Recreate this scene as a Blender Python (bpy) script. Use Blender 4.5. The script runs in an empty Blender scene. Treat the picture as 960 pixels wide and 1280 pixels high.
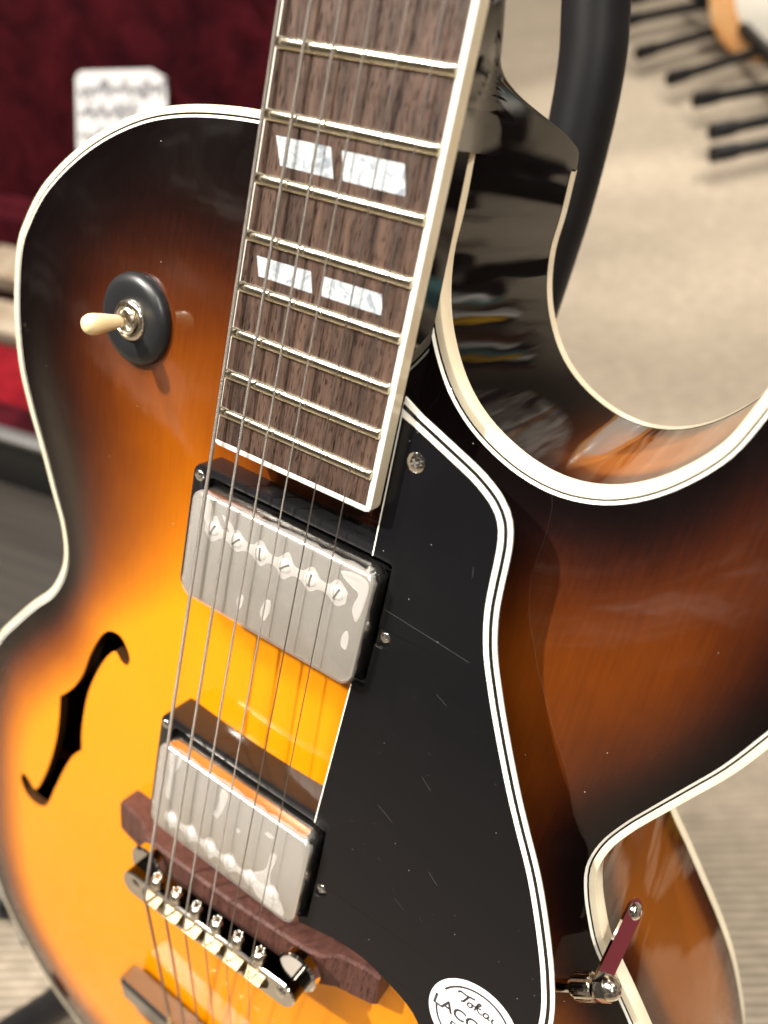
import bpy, bmesh, math, random
import numpy as np
from mathutils import Vector, Matrix
from mathutils.geometry import delaunay_2d_cdt, tessellate_polygon
random.seed(7)
rng = np.random.default_rng(7)
sc = bpy.context.scene
COL = sc.collection
MM = 0.001
LEAN = math.radians(65)          # the guitar leans back 25 degrees from upright
RX = Matrix.Rotation(LEAN, 4, 'X')
def W(p):                        # guitar millimetres -> world metres
    return (RX @ Vector(p)) * MM
# ------------------------------------------------------------ camera
cam_d = bpy.data.cameras.new('camera'); cam = bpy.data.objects.new('camera', cam_d); COL.objects.link(cam)
sc.camera = cam
CR = ((0.82872, 0.178444, -0.530453), (0.372698, -0.883036, 0.285208), (-0.417516, -0.434056, -0.798296))
rot = RX.to_3x3() @ Matrix((CR[0], tuple(-c for c in CR[1]), tuple(-c for c in CR[2]))).transposed()
cam.matrix_world = Matrix.Translation(W((122.508, 282.227, 196.621))) @ rot.to_4x4()
cam_d.sensor_fit = 'HORIZONTAL'; cam_d.sensor_width = 36; cam_d.lens = 36 * 978.97 / 960
cam_d.clip_start = 0.01; cam_d.clip_end = 60
cam_d.dof.use_dof = True; cam_d.dof.focus_distance = 0.236; cam_d.dof.aperture_fstop = 9.2
# ------------------------------------------------------------ world: the dim warm shop round about
w = bpy.data.worlds.new('World'); sc.world = w; w.use_nodes = True
nt = w.node_tree; nt.nodes.clear()
def N(nt, t, **k):
    n = nt.nodes.new(t)
    for a, b in k.items():
        if a in ('inp',):
            for i, v in b.items(): n.inputs[i].default_value = v
        else: setattr(n, a, b)
    return n
def ramp(nt, stops, interp='LINEAR'):
    n = nt.nodes.new('ShaderNodeValToRGB'); n.color_ramp.interpolation = interp
    e = n.color_ramp.elements
    while len(e) < len(stops): e.new(0.5)
    for el, (p, c) in zip(e, stops):
        el.position = p; el.color = (*c, 1) if len(c) == 3 else c
    return n
wo = N(nt, 'ShaderNodeOutputWorld'); bg = N(nt, 'ShaderNodeBackground', inp={'Strength': 1.0})
tc = N(nt, 'ShaderNodeTexCoord')
mp = N(nt, 'ShaderNodeMapping'); mp.inputs['Scale'].default_value = (2.2, 2.2, 5.0)
n1 = N(nt, 'ShaderNodeTexNoise', inp={'Scale': 1.6, 'Detail': 3.5, 'Roughness': 0.6, 'Distortion': 0.5})
r1 = ramp(nt, [(0.38, (0.02, 0.017, 0.015)), (0.49, (0.06, 0.05, 0.04)), (0.57, (0.20, 0.165, 0.125)), (0.63, (0.42, 0.37, 0.30)), (0.72, (0.85, 0.78, 0.66))])
v1 = N(nt, 'ShaderNodeTexVoronoi', inp={'Scale': 3.6, 'Randomness': 1.0})
r2 = ramp(nt, [(0.0, (9, 8.2, 7.0)), (0.07, (5, 4.5, 3.9)), (0.10, (0, 0, 0))])
sep = N(nt, 'ShaderNodeSeparateXYZ')
up = ramp(nt, [(0.45, (0, 0, 0)), (0.6, (1, 1, 1))])
mul = N(nt, 'ShaderNodeMix', data_type='RGBA', blend_type='MULTIPLY'); mul.inputs[0].default_value = 1
add = N(nt, 'ShaderNodeMix', data_type='RGBA', blend_type='ADD'); add.inputs[0].default_value = 1
L = nt.links.new
L(tc.outputs['Generated'], mp.inputs[0]); L(mp.outputs[0], n1.inputs['Vector']); L(n1.outputs[0], r1.inputs[0])
L(tc.outputs['Generated'], v1.inputs['Vector']); L(v1.outputs['Distance'], r2.inputs[0])
L(tc.outputs['Generated'], sep.inputs[0]); L(sep.outputs['Z'], up.inputs[0])
L(r2.outputs[0], mul.inputs[6]); L(up.outputs[0], mul.inputs[7])
L(r1.outputs[0], add.inputs[6]); L(mul.outputs[2], add.inputs[7])
# the busy shelves and stands of the shop along the horizon behind the guitar
mp3 = N(nt, 'ShaderNodeMapping'); mp3.inputs['Scale'].default_value = (1.0, 1.0, 0.35)
n5 = N(nt, 'ShaderNodeTexNoise', inp={'Scale': 7.5, 'Detail': 6.0, 'Roughness': 0.72}); L(tc.outputs['Generated'], mp3.inputs[0]); L(mp3.outputs[0], n5.inputs['Vector'])
r5 = ramp(nt, [(0.30, (0.01, 0.008, 0.008)), (0.42, (0.05, 0.03, 0.025)), (0.46, (0.35, 0.29, 0.22)), (0.50, (0.10, 0.06, 0.04)), (0.53, (0.9, 0.8, 0.65)), (0.56, (0.12, 0.10, 0.09)), (0.60, (0.55, 0.20, 0.02)), (0.63, (1.6, 1.5, 1.3)), (0.67, (0.25, 0.02, 0.02)), (0.74, (0.10, 0.22, 0.22))])
L(n5.outputs[0], r5.inputs[0])
rz_ = ramp(nt, [(0.40, (0, 0, 0)), (0.46, (1, 1, 1)), (0.62, (1, 1, 1)), (0.74, (0, 0, 0))])
zz_ = N(nt, 'ShaderNodeMath', operation='MULTIPLY_ADD', inp={1: 0.5, 2: 0.5}); L(sep.outputs['Z'], zz_.inputs[0]); L(zz_.outputs[0], rz_.inputs[0])
ry_ = ramp(nt, [(0.45, (0, 0, 0)), (0.62, (1, 1, 1))]); yy_ = N(nt, 'ShaderNodeMath', operation='MULTIPLY_ADD', inp={1: 0.5, 2: 0.5}); L(sep.outputs['Y'], yy_.inputs[0]); L(yy_.outputs[0], ry_.inputs[0])
mk_ = N(nt, 'ShaderNodeMath', operation='MULTIPLY'); L(rz_.outputs[0], mk_.inputs[0]); L(ry_.outputs[0], mk_.inputs[1])
mx5 = N(nt, 'ShaderNodeMix', data_type='RGBA'); L(mk_.outputs[0], mx5.inputs[0]); L(add.outputs[2], mx5.inputs[6]); L(r5.outputs[0], mx5.inputs[7])
L(mx5.outputs[2], bg.inputs[0]); L(bg.outputs[0], wo.inputs[0])
# ------------------------------------------------------------ lamps
def lamp(name, typ, loc, target, energy, size, color=(1, 0.93, 0.84), spot=None):
    d = bpy.data.lights.new(name, typ); o = bpy.data.objects.new(name, d); COL.objects.link(o)
    d.energy = energy; d.color = color
    if typ == 'AREA': d.shape = 'DISK'; d.size = size
    else: d.shadow_soft_size = size
    if spot: d.spot_size = math.radians(spot); d.spot_blend = 0.6
    o.location = loc
    o.rotation_euler = (Vector(target) - Vector(loc)).to_track_quat('-Z', 'Y').to_euler()
    return o
LD = Vector((-17.5, 22.7, 23)).normalized()
kt = W((0, 120, 10))
lamp('spot_lamp', 'SPOT', kt + (RX @ LD) * 2.4, kt, 425, 0.035, spot=26)
lamp('fill_light', 'AREA', (-0.3, -0.35, 2.3), (0.0, 0.0, 0.0), 42, 0.9, (1, .95, .88))  # added soft fill that lightens the shadows
lamp('spot_lamp', 'SPOT', (0.9, -0.3, 2.2), (0.35, 0.35, -0.33), 60, 0.1, spot=50)  # added fill for the lower right floor
lamp('ceiling_downlight', 'AREA', (0.9, 0.9, 2.2), (0.0, 1.0, -0.3), 45, 0.12)
lamp('ceiling_downlight', 'AREA', (-0.5, 2.4, 2.3), (-0.2, 2.0, -0.3), 50, 0.12)
lamp('spot_lamp', 'SPOT', (0.6, 2.2, 2.2), (-0.15, 1.25, -0.33), 240, 0.03, spot=15)
lamp('spot_lamp', 'SPOT', (-1.2, 2.6, 2.2), (-0.45, 1.6, -0.33), 220, 0.03, spot=13)
lamp('ceiling_downlight', 'AREA', (-1.3, -0.2, 2.2), (-1.2, 0.8, -0.1), 40, 0.12)
lamp('ceiling_downlight', 'AREA', (1.2, -0.8, 1.9), (0.1, 0.0, 0.0), 14, 0.08)
# ------------------------------------------------------------ exposure
vs = sc.view_settings; vs.view_transform = 'Standard'; vs.look = 'None'; vs.exposure = 0.0; vs.gamma = 1; vs.use_curve_mapping = False

# ============================================================ materials
def mat(name, color, rough=0.4, metal=0.0, coat=0.0, coat_rough=0.03, spec=0.5, bump=None, vary=None, **extra):
    m = bpy.data.materials.new(name); m.use_nodes = True; t = m.node_tree
    b = t.nodes['Principled BSDF']
    b.inputs['Base Color'].default_value = (*color, 1); b.inputs['Roughness'].default_value = rough
    b.inputs['Metallic'].default_value = metal; b.inputs['Coat Weight'].default_value = coat
    b.inputs['Coat Roughness'].default_value = coat_rough; b.inputs['Specular IOR Level'].default_value = spec
    for k, v in extra.items(): b.inputs[k].default_value = v
    tcn = t.nodes.new('ShaderNodeTexCoord')
    if vary:                      # (scale, dark factor, amount, stretch)
        sc_, c2, stretch = vary
        mpn = N(t, 'ShaderNodeMapping'); mpn.inputs['Scale'].default_value = stretch
        nn = N(t, 'ShaderNodeTexNoise', inp={'Scale': sc_, 'Detail': 5.0, 'Roughness': 0.6})
        rr = ramp(t, [(0.35, c2), (0.65, color)])
        t.links.new(tcn.outputs['Object'], mpn.inputs[0]); t.links.new(mpn.outputs[0], nn.inputs['Vector'])
        t.links.new(nn.outputs[0], rr.inputs[0]); t.links.new(rr.outputs[0], b.inputs['Base Color'])
    if bump:
        sc_, st, dist = bump
        nn = N(t, 'ShaderNodeTexNoise', inp={'Scale': sc_, 'Detail': 4.0})
        bb = N(t, 'ShaderNodeBump', inp={'Strength': st, 'Distance': dist})
        t.links.new(tcn.outputs['Object'], nn.inputs['Vector']); t.links.new(nn.outputs[0], bb.inputs['Height'])
        t.links.new(bb.outputs[0], b.inputs['Normal'])
    return m
BS = [(0.0, (0.003, 0.002, 0.002)), (0.15, (0.005, 0.003, 0.003)), (0.27, (0.035, 0.008, 0.004)), (0.42, (0.13, 0.029, 0.003)),
      (0.60, (0.30, 0.075, 0.003)), (0.82, (0.64, 0.195, 0.003)), (1.0, (0.82, 0.275, 0.002))]
def burst_mat(name, rough):
    m = mat(name, (0.5, 0.2, 0.02), 0.6, coat=1.0, coat_rough=0.012, spec=0.0); t = m.node_tree; b = t.nodes['Principled BSDF']
    at = N(t, 'ShaderNodeAttribute', attribute_name='burst'); r = ramp(t, BS, 'B_SPLINE')
    tcn = N(t, 'ShaderNodeTexCoord'); mpn = N(t, 'ShaderNodeMapping'); mpn.inputs['Scale'].default_value = (1, 0.07, 1)
    nn = N(t, 'ShaderNodeTexNoise', inp={'Scale': 900.0, 'Detail': 4.0})
    n2 = N(t, 'ShaderNodeTexNoise', inp={'Scale': 28.0, 'Detail': 3.0})
    t.links.new(tcn.outputs['Object'], mpn.inputs[0]); t.links.new(mpn.outputs[0], nn.inputs['Vector']); t.links.new(tcn.outputs['Object'], n2.inputs['Vector'])
    ma = N(t, 'ShaderNodeMath', operation='MULTIPLY_ADD', inp={1: 0.065, 2: -0.0325}); t.links.new(nn.outputs[0], ma.inputs[0])
    mb = N(t, 'ShaderNodeMath', operation='MULTIPLY_ADD', inp={1: 0.10, 2: -0.05}); t.links.new(n2.outputs[0], mb.inputs[0])
    s1 = N(t, 'ShaderNodeMath', operation='ADD'); s2 = N(t, 'ShaderNodeMath', operation='ADD')
    t.links.new(ma.outputs[0], s1.inputs[0]); t.links.new(mb.outputs[0], s1.inputs[1])
    t.links.new(at.outputs['Fac'], s2.inputs[0]); t.links.new(s1.outputs[0], s2.inputs[1])
    t.links.new(s2.outputs[0], r.inputs[0]); t.links.new(r.outputs[0], b.inputs['Base Color'])
    # specks of dust on the lacquer
    vo = N(t, 'ShaderNodeTexVoronoi', inp={'Scale': 110.0}); t.links.new(tcn.outputs['Object'], vo.inputs['Vector'])
    lt = N(t, 'ShaderNodeMath', operation='LESS_THAN', inp={1: 0.022}); t.links.new(vo.outputs['Distance'], lt.inputs[0])
    mx = N(t, 'ShaderNodeMix', data_type='RGBA'); t.links.new(lt.outputs[0], mx.inputs[0])
    t.links.new(r.outputs[0], mx.inputs[6]); mx.inputs[7].default_value = (0.55, 0.5, 0.42, 1); t.links.new(mx.outputs[2], b.inputs['Base Color'])
    # very faint waviness of the lacquer
    n3 = N(t, 'ShaderNodeTexNoise', inp={'Scale': 60.0, 'Detail': 2.0}); t.links.new(tcn.outputs['Object'], n3.inputs['Vector'])
    bb = N(t, 'ShaderNodeBump', inp={'Strength': 0.25, 'Distance': 0.0004}); t.links.new(n3.outputs[0], bb.inputs['Height']); t.links.new(bb.outputs[0], b.inputs['Coat Normal'])
    return m
M = {}
M['burst'] = burst_mat('sunburst_lacquer', 0.38)
M['black_lacquer'] = mat('black_lacquer', (0.004, 0.003, 0.003), 0.5, coat=1.0, coat_rough=0.012, spec=0.0)
M['pole'] = mat('pole_nickel', (0.84, 0.82, 0.79), 0.30, 0.45)
M['screw'] = mat('screw_nickel', (0.82, 0.77, 0.68), 0.16, 1.0, bump=(700, 0.3, 0.0003))
M['slotm'] = mat('slot_dark', (.26, .25, .23), .5, .6)
M['nickel_dark_reflection'] = mat('nickel_dark_reflection', (0.05, 0.045, 0.04), 0.12, 1.0)  # bridge sides: the dark reflection on the chrome is put into the colour
M['cream'] = mat('cream_binding', (0.86, 0.78, 0.60), 0.22, coat=0.6, vary=(60, (0.80, 0.70, 0.50), (1, 1, 1)), **{'Subsurface Weight': 0.0})
M['white'] = mat('white_binding', (0.84, 0.82, 0.74), 0.25, coat=0.6)
M['blackline'] = mat('black_line', (0.01, 0.01, 0.01), 0.25, coat=0.5)
M['gold_nickel'] = mat('fret_nickel', (0.80, 0.74, 0.58), 0.16, 1.0, bump=(900, 0.35, 0.00015))
M['chrome'] = mat('chrome', (0.86, 0.84, 0.80), 0.06, 1.0, bump=(220, 0.10, 0.0002))
M['nickel_cover'] = mat('satin_nickel', (0.76, 0.725, 0.67), 0.24, 1.0, bump=(60, 0.10, 0.0006))
M['brass'] = mat('pale_brass', (0.80, 0.66, 0.42), 0.22, 1.0, bump=(400, 0.25, 0.0003))
M['string_wound'] = mat('wound_string', (0.235, 0.21, 0.185), 0.42, 0.9)
M['string_plain'] = mat('plain_string', (0.36, 0.33, 0.30), 0.36, 1.0)
M['satin_black'] = mat('satin_black_plastic', (0.012, 0.013, 0.015), 0.38, coat=0.15, coat_rough=0.2, bump=(500, 0.08, 0.0002))
M['gloss_black'] = mat('gloss_black_plastic', (0.010, 0.010, 0.011), 0.10, coat=0.6)
M['lever'] = mat('cream_plastic', (0.86, 0.68, 0.38), 0.3, coat=0.5)
M['stand'] = mat('black_rubber', (0.010, 0.010, 0.011), 0.45, spec=0.22, vary=(40, (0.007, 0.007, 0.008), (1, 1, 1)))
M['inner'] = mat('inside_wood', (0.05, 0.022, 0.008), 0.8, vary=(60, (0.03, 0.012, 0.004), (1, 0.1, 1)))
M['sticker'] = mat('white_vinyl', (0.80, 0.81, 0.84), 0.35)
M['ink'] = mat('dark_ink', (0.030, 0.028, 0.032), 0.5)
M['scratch'] = mat('scratch_white', (0.16, 0.155, 0.15), 0.6)
# wound strings: fine ridges along the length
t = M['string_wound'].node_tree; b = t.nodes['Principled BSDF']
tcn = N(t, 'ShaderNodeTexCoord'); wv = N(t, 'ShaderNodeTexWave', bands_direction='Y', inp={'Scale': 620.0, 'Distortion': 0.0})
bb = N(t, 'ShaderNodeBump', inp={'Strength': 0.9, 'Distance': 0.0003})
t.links.new(tcn.outputs['Object'], wv.inputs['Vector']); t.links.new(wv.outputs[0], bb.inputs['Height']); t.links.new(bb.outputs[0], b.inputs['Normal'])
# rosewood
def rosewood(name, base, dark, light, rough=0.5):
    m = mat(name, base, rough, spec=0.22); t = m.node_tree; b = t.nodes['Principled BSDF']
    tcn = N(t, 'ShaderNodeTexCoord'); mpn = N(t, 'ShaderNodeMapping'); mpn.inputs['Scale'].default_value = (1, 0.055, 1)
    a = N(t, 'ShaderNodeTexNoise', inp={'Scale': 300.0, 'Detail': 7.0, 'Roughness': 0.72, 'Distortion': 0.25})
    p = N(t, 'ShaderNodeTexNoise', inp={'Scale': 2400.0, 'Detail': 3.0})
    mp2 = N(t, 'ShaderNodeMapping'); mp2.inputs['Scale'].default_value = (1, 0.10, 1)
    t.links.new(tcn.outputs['Object'], mpn.inputs[0]); t.links.new(mpn.outputs[0], a.inputs['Vector'])
    t.links.new(tcn.outputs['Object'], mp2.inputs[0]); t.links.new(mp2.outputs[0], p.inputs['Vector'])
    r = ramp(t, [(0.33, dark), (0.48, base), (0.68, light)]); t.links.new(a.outputs[0], r.inputs[0])
    r2 = ramp(t, [(0.34, (0.25, 0.22, 0.22)), (0.44, (1, 1, 1))]); t.links.new(p.outputs[0], r2.inputs[0])
    mx = N(t, 'ShaderNodeMix', data_type='RGBA', blend_type='MULTIPLY'); mx.inputs[0].default_value = 1
    t.links.new(r.outputs[0], mx.inputs[6]); t.links.new(r2.outputs[0], mx.inputs[7]); t.links.new(mx.outputs[2], b.inputs['Base Color'])
    bb = N(t, 'ShaderNodeBump', inp={'Strength': 0.6, 'Distance': 0.0003}); t.links.new(r2.outputs[0], bb.inputs['Height']); t.links.new(bb.outputs[0], b.inputs['Normal'])
    return m
M['rosewood'] = rosewood('rosewood', (0.064, 0.039, 0.029), (0.020, 0.013, 0.011), (0.118, 0.072, 0.051), 0.5)
M['bridge_wood'] = rosewood('bridge_rosewood', (0.085, 0.036, 0.028), (0.055, 0.022, 0.018), (0.12, 0.052, 0.04), 0.42)
# mother of pearl
m = mat('pearl', (0.66, 0.70, 0.73), 0.18, coat=0.5); M['pearl'] = m; t = m.node_tree; b = t.nodes['Principled BSDF']
tcn = N(t, 'ShaderNodeTexCoord'); nn = N(t, 'ShaderNodeTexNoise', inp={'Scale': 190.0, 'Detail': 4.0, 'Distortion': 1.6})
r = ramp(t, [(0.34, (0.24, 0.27, 0.30)), (0.45, (0.40, 0.44, 0.47)), (0.53, (0.55, 0.59, 0.61)), (0.57, (0.32, 0.36, 0.39)), (0.66, (0.62, 0.65, 0.66))])
t.links.new(tcn.outputs['Object'], nn.inputs['Vector']); t.links.new(nn.outputs[0], r.inputs[0]); t.links.new(r.outputs[0], b.inputs['Base Color'])
# pickguard: black gloss with dust specks
m = mat('pickguard_black', (0.006, 0.006, 0.007), 0.13, spec=0.38); M['guard'] = m; t = m.node_tree; b = t.nodes['Principled BSDF']
tcn = N(t, 'ShaderNodeTexCoord'); vo = N(t, 'ShaderNodeTexVoronoi', inp={'Scale': 230.0}); lt = N(t, 'ShaderNodeMath', operation='LESS_THAN', inp={1: 0.045})
n4 = N(t, 'ShaderNodeTexNoise', inp={'Scale': 60.0, 'Detail': 2.0}); gt = N(t, 'ShaderNodeMath', operation='GREATER_THAN', inp={1: 0.50}); mm_ = N(t, 'ShaderNodeMath', operation='MULTIPLY')
mx = N(t, 'ShaderNodeMix', data_type='RGBA'); mx.inputs[6].default_value = (0.006, 0.006, 0.007, 1); mx.inputs[7].default_value = (0.16, 0.155, 0.15, 1)
t.links.new(tcn.outputs['Object'], vo.inputs['Vector']); t.links.new(vo.outputs['Distance'], lt.inputs[0]); t.links.new(tcn.outputs['Object'], n4.inputs['Vector'])
t.links.new(n4.outputs[0], gt.inputs[0]); t.links.new(lt.outputs[0], mm_.inputs[0]); t.links.new(gt.outputs[0], mm_.inputs[1]); t.links.new(mm_.outputs[0], mx.inputs[0]); t.links.new(mx.outputs[2], b.inputs['Base Color'])
n7 = N(t, 'ShaderNodeTexNoise', inp={'Scale': 26.0, 'Detail': 6.0, 'Roughness': 0.7}); r7 = ramp(t, [(0.40, (0.06, 0.06, 0.06)), (0.62, (0.22, 0.22, 0.22))])
t.links.new(tcn.outputs['Object'], n7.inputs['Vector']); t.links.new(n7.outputs[0], r7.inputs[0]); t.links.new(r7.outputs[0], b.inputs['Roughness'])
t = M['nickel_cover'].node_tree; b = t.nodes['Principled BSDF']; tcn = N(t, 'ShaderNodeTexCoord')
n7 = N(t, 'ShaderNodeTexNoise', inp={'Scale': 55.0, 'Detail': 7.0, 'Roughness': 0.7}); r7 = ramp(t, [(0.36, (0.20, 0.20, 0.20)), (0.66, (0.26, 0.26, 0.26))])
t.links.new(tcn.outputs['Object'], n7.inputs['Vector']); t.links.new(n7.outputs[0], r7.inputs[0]); t.links.new(r7.outputs[0], b.inputs['Roughness'])
# clear film
def film_mat(name, white, trans, rough):
    m = bpy.data.materials.new(name); m.use_nodes = True; t = m.node_tree; t.nodes.clear()
    o = N(t, 'ShaderNodeOutputMaterial'); tr = N(t, 'ShaderNodeBsdfTransparent'); p = N(t, 'ShaderNodeBsdfPrincipled', inp={'Base Color': (*white, 1), 'Roughness': rough})
    mx = N(t, 'ShaderNodeMixShader', inp={0: 1 - trans}); t.links.new(tr.outputs[0], mx.inputs[1]); t.links.new(p.outputs[0], mx.inputs[2]); t.links.new(mx.outputs[0], o.inputs[0])
    return m
M['film'] = film_mat('clear_film', (0.66, 0.64, 0.60), 0.76, 0.12)
M['film_bubble'] = film_mat('lifted_film', (0.74, 0.72, 0.69), 0.66, 0.18)

# ============================================================ mesh helpers (all lengths in mm)
def finish(name, bm, m, parent=None, smooth=35, off=None):
    for f in bm.faces: f.smooth = smooth > 0
    bmesh.ops.recalc_face_normals(bm, faces=bm.faces)
    if smooth:
        ca = math.radians(smooth)
        for e in bm.edges:
            if len(e.link_faces) != 2 or e.calc_face_angle(0) > ca: e.smooth = False
    for v in bm.verts: v.co *= MM
    me = bpy.data.meshes.new(name); bm.to_mesh(me); bm.free()
    me.materials.append(m if not isinstance(m, str) else M[m])
    o = bpy.data.objects.new(name, me); COL.objects.link(o)
    if parent is not None: o.parent = parent
    if off is not None: o.location = off
    return o
def merge(dst, src):
    me = bpy.data.meshes.new('tmp'); src.to_mesh(me); dst.from_mesh(me); bpy.data.meshes.remove(me); src.free()
def box(bm, c, s, rz=0.0, bev=0.0, seg=2, taper=1.0):
    b = bmesh.new(); bmesh.ops.create_cube(b, size=1)
    for v in b.verts:
        k = taper if v.co.z > 0 else 1.0
        v.co = Vector((v.co.x * s[0] * k, v.co.y * s[1] * k, v.co.z * s[2]))
    if bev: bmesh.ops.bevel(b, geom=b.edges[:], offset=bev, segments=seg, profile=0.6, affect='EDGES')
    b.transform(Matrix.Translation(c) @ Matrix.Rotation(rz, 4, 'Z')); merge(bm, b)
def cyl(bm, p0, p1, r0, r1=None, n=20, cap=True, bev=0):
    r1 = r0 if r1 is None else r1
    p0, p1 = Vector(p0), Vector(p1); d = p1 - p0
    b = bmesh.new(); bmesh.ops.create_cone(b, cap_ends=cap, segments=n, radius1=r0, radius2=r1, depth=d.length)
    if bev: bmesh.ops.bevel(b, geom=[e for e in b.edges if all(abs(abs(v.co.z) - d.length / 2) < 1e-6 for v in e.verts)], offset=bev, segments=2, affect='EDGES')
    b.transform(Matrix.Translation((p0 + p1) / 2) @ d.to_track_quat('Z', 'Y').to_matrix().to_4x4()); merge(bm, b)
def lathe(bm, prof, c=(0, 0, 0), q=None, n=32):
    b = bmesh.new(); rings = []
    for r, z in prof:
        if r < 1e-6: rings.append([b.verts.new((0, 0, z))])
        else: rings.append([b.verts.new((r * math.cos(2 * math.pi * i / n), r * math.sin(2 * math.pi * i / n), z)) for i in range(n)])
    for A, B in zip(rings, rings[1:]):
        for i in range(n):
            j = (i + 1) % n
            if len(A) == 1 and len(B) == 1: continue
            if len(A) == 1: b.faces.new((A[0], B[i], B[j]))
            elif len(B) == 1: b.faces.new((A[i], A[j], B[0]))
            else: b.faces.new((A[i], A[j], B[j], B[i]))
    mt = Matrix.Translation(c)
    if q is not None: mt = mt @ q.to_matrix().to_4x4()
    b.transform(mt); merge(bm, b)
def tube(bm, path, r, n=12, caps=True):
    P = [Vector(p) for p in path]; rings = []; up = Vector((0.123, 0.456, 0.88)).normalized()
    for i, p in enumerate(P):
        d = (P[min(i + 1, len(P) - 1)] - P[max(i - 1, 0)]).normalized()
        a = d.cross(up).normalized(); up2 = a.cross(d).normalized(); up = up2
        rr = r[i] if hasattr(r, '__len__') else r
        rings.append([bm.verts.new(p + a * rr * math.cos(2 * math.pi * k / n) + up2 * rr * math.sin(2 * math.pi * k / n)) for k in range(n)])
    for A, B in zip(rings, rings[1:]):
        for k in range(n): bm.faces.new((A[k], A[(k + 1) % n], B[(k + 1) % n], B[k]))
    if caps: bm.faces.new(rings[0][::-1]); bm.faces.new(rings[-1])
def catmull(pts, step=2.5, closed=False):
    P = [np.array(p, float) for p in pts]; n = len(P); out = []
    rng_ = range(n) if closed else range(n - 1)
    for i in rng_:
        if closed: a, b, c, d = P[(i - 1) % n], P[i], P[(i + 1) % n], P[(i + 2) % n]
        else: a, b, c, d = P[max(i - 1, 0)], P[i], P[i + 1], P[min(i + 2, n - 1)]
        k = max(1, int(np.linalg.norm(c - b) / step))
        t0 = 0; t1 = t0 + max(np.linalg.norm(b - a), 1e-3) ** .5; t2 = t1 + max(np.linalg.norm(c - b), 1e-3) ** .5; t3 = t2 + max(np.linalg.norm(d - c), 1e-3) ** .5
        for j in range(k):
            t = t1 + (t2 - t1) * j / k
            A1 = (t1 - t) / (t1 - t0) * a + (t - t0) / (t1 - t0) * b; A2 = (t2 - t) / (t2 - t1) * b + (t - t1) / (t2 - t1) * c
            A3 = (t3 - t) / (t3 - t2) * c + (t - t2) / (t3 - t2) * d
            B1 = (t2 - t) / (t2 - t0) * A1 + (t - t0) / (t2 - t0) * A2; B2 = (t3 - t) / (t3 - t1) * A2 + (t - t1) / (t3 - t1) * A3
            out.append((t2 - t) / (t2 - t1) * B1 + (t - t1) / (t2 - t1) * B2)
    if not closed: out.append(P[-1])
    return np.array(out)
def offset(P, d, closed=True):          # positive d: to the left of travel
    P = np.asarray(P)
    if closed: T = np.roll(P, -1, 0) - np.roll(P, 1, 0)
    else:
        T = np.zeros_like(P); T[1:-1] = P[2:] - P[:-2]; T[0] = P[1] - P[0]; T[-1] = P[-1] - P[-2]
    T = T / np.maximum(np.linalg.norm(T, axis=1), 1e-9)[:, None]
    return P + np.c_[-T[:, 1], T[:, 0]] * d
def zf_of(z):
    return z if callable(z) else (lambda x, y: z)
def prism(bm, poly, z0, z1, bev=0.0):
    z0, z1 = zf_of(z0), zf_of(z1)
    poly = [tuple(p[:2]) for p in poly]
    tris = tessellate_polygon([[Vector((x, y, 0)) for x, y in poly]])
    rings = [(poly, z0, 0), (poly, z1, -bev)] if bev else [(poly, z0, 0), (poly, z1, 0)]
    if bev:
        area = sum(poly[i - 1][0] * poly[i][1] - poly[i][0] * poly[i - 1][1] for i in range(len(poly)))
        inn = [tuple(p) for p in offset(np.array(poly), bev if area > 0 else -bev)]
        rings.append((inn, z1, 0))
    R = [[bm.verts.new((x, y, z(x, y) + dz)) for x, y in p] for p, z, dz in rings]
    n = len(poly)
    for A, B in zip(R, R[1:]):
        for i in range(n): bm.faces.new((A[i], A[(i + 1) % n], B[(i + 1) % n], B[i]))
    for t in tris:
        bm.faces.new([R[0][i] for i in t][::-1]); bm.faces.new([R[-1][i] for i in t])
def strip(bm, rows, closed=False):      # rows: lists of 3d points, joined one to the next
    R = [[bm.verts.new(p) for p in r] for r in rows]
    n = len(R[0])
    for A, B in zip(R, R[1:]):
        for i in range(n if closed else n - 1): bm.faces.new((A[i], A[(i + 1) % n], B[(i + 1) % n], B[i]))
    return R
def rrect(cx, cy, w, h, r, n=5):
    o = []
    for sx, sy, a0 in ((1, 1, 0), (-1, 1, 90), (-1, -1, 180), (1, -1, 270)):
        for i in range(n + 1):
            a = math.radians(a0 + 90 * i / n); o.append((cx + sx * (w / 2 - r) + r * math.cos(a), cy + sy * (h / 2 - r) + r * math.sin(a)))
    return o
def inside(poly, X, Y):
    P = np.asarray(poly); c = np.zeros(X.shape, bool); n = len(P); j = n - 1
    for i in range(n):
        xi, yi = P[i]; xj, yj = P[j]
        if yi != yj:
            m_ = ((yi > Y) != (yj > Y)) & (X < (xj - xi) * (Y - yi) / (yj - yi) + xi); c ^= m_
        j = i
    return c
def root(name, loc, label, cat, group=None):
    o = bpy.data.objects.new(name, None); COL.objects.link(o); o.location = loc; o.empty_display_size = 0.05
    o['label'] = label; o['category'] = cat
    if group: o['group'] = group
    return o

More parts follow.
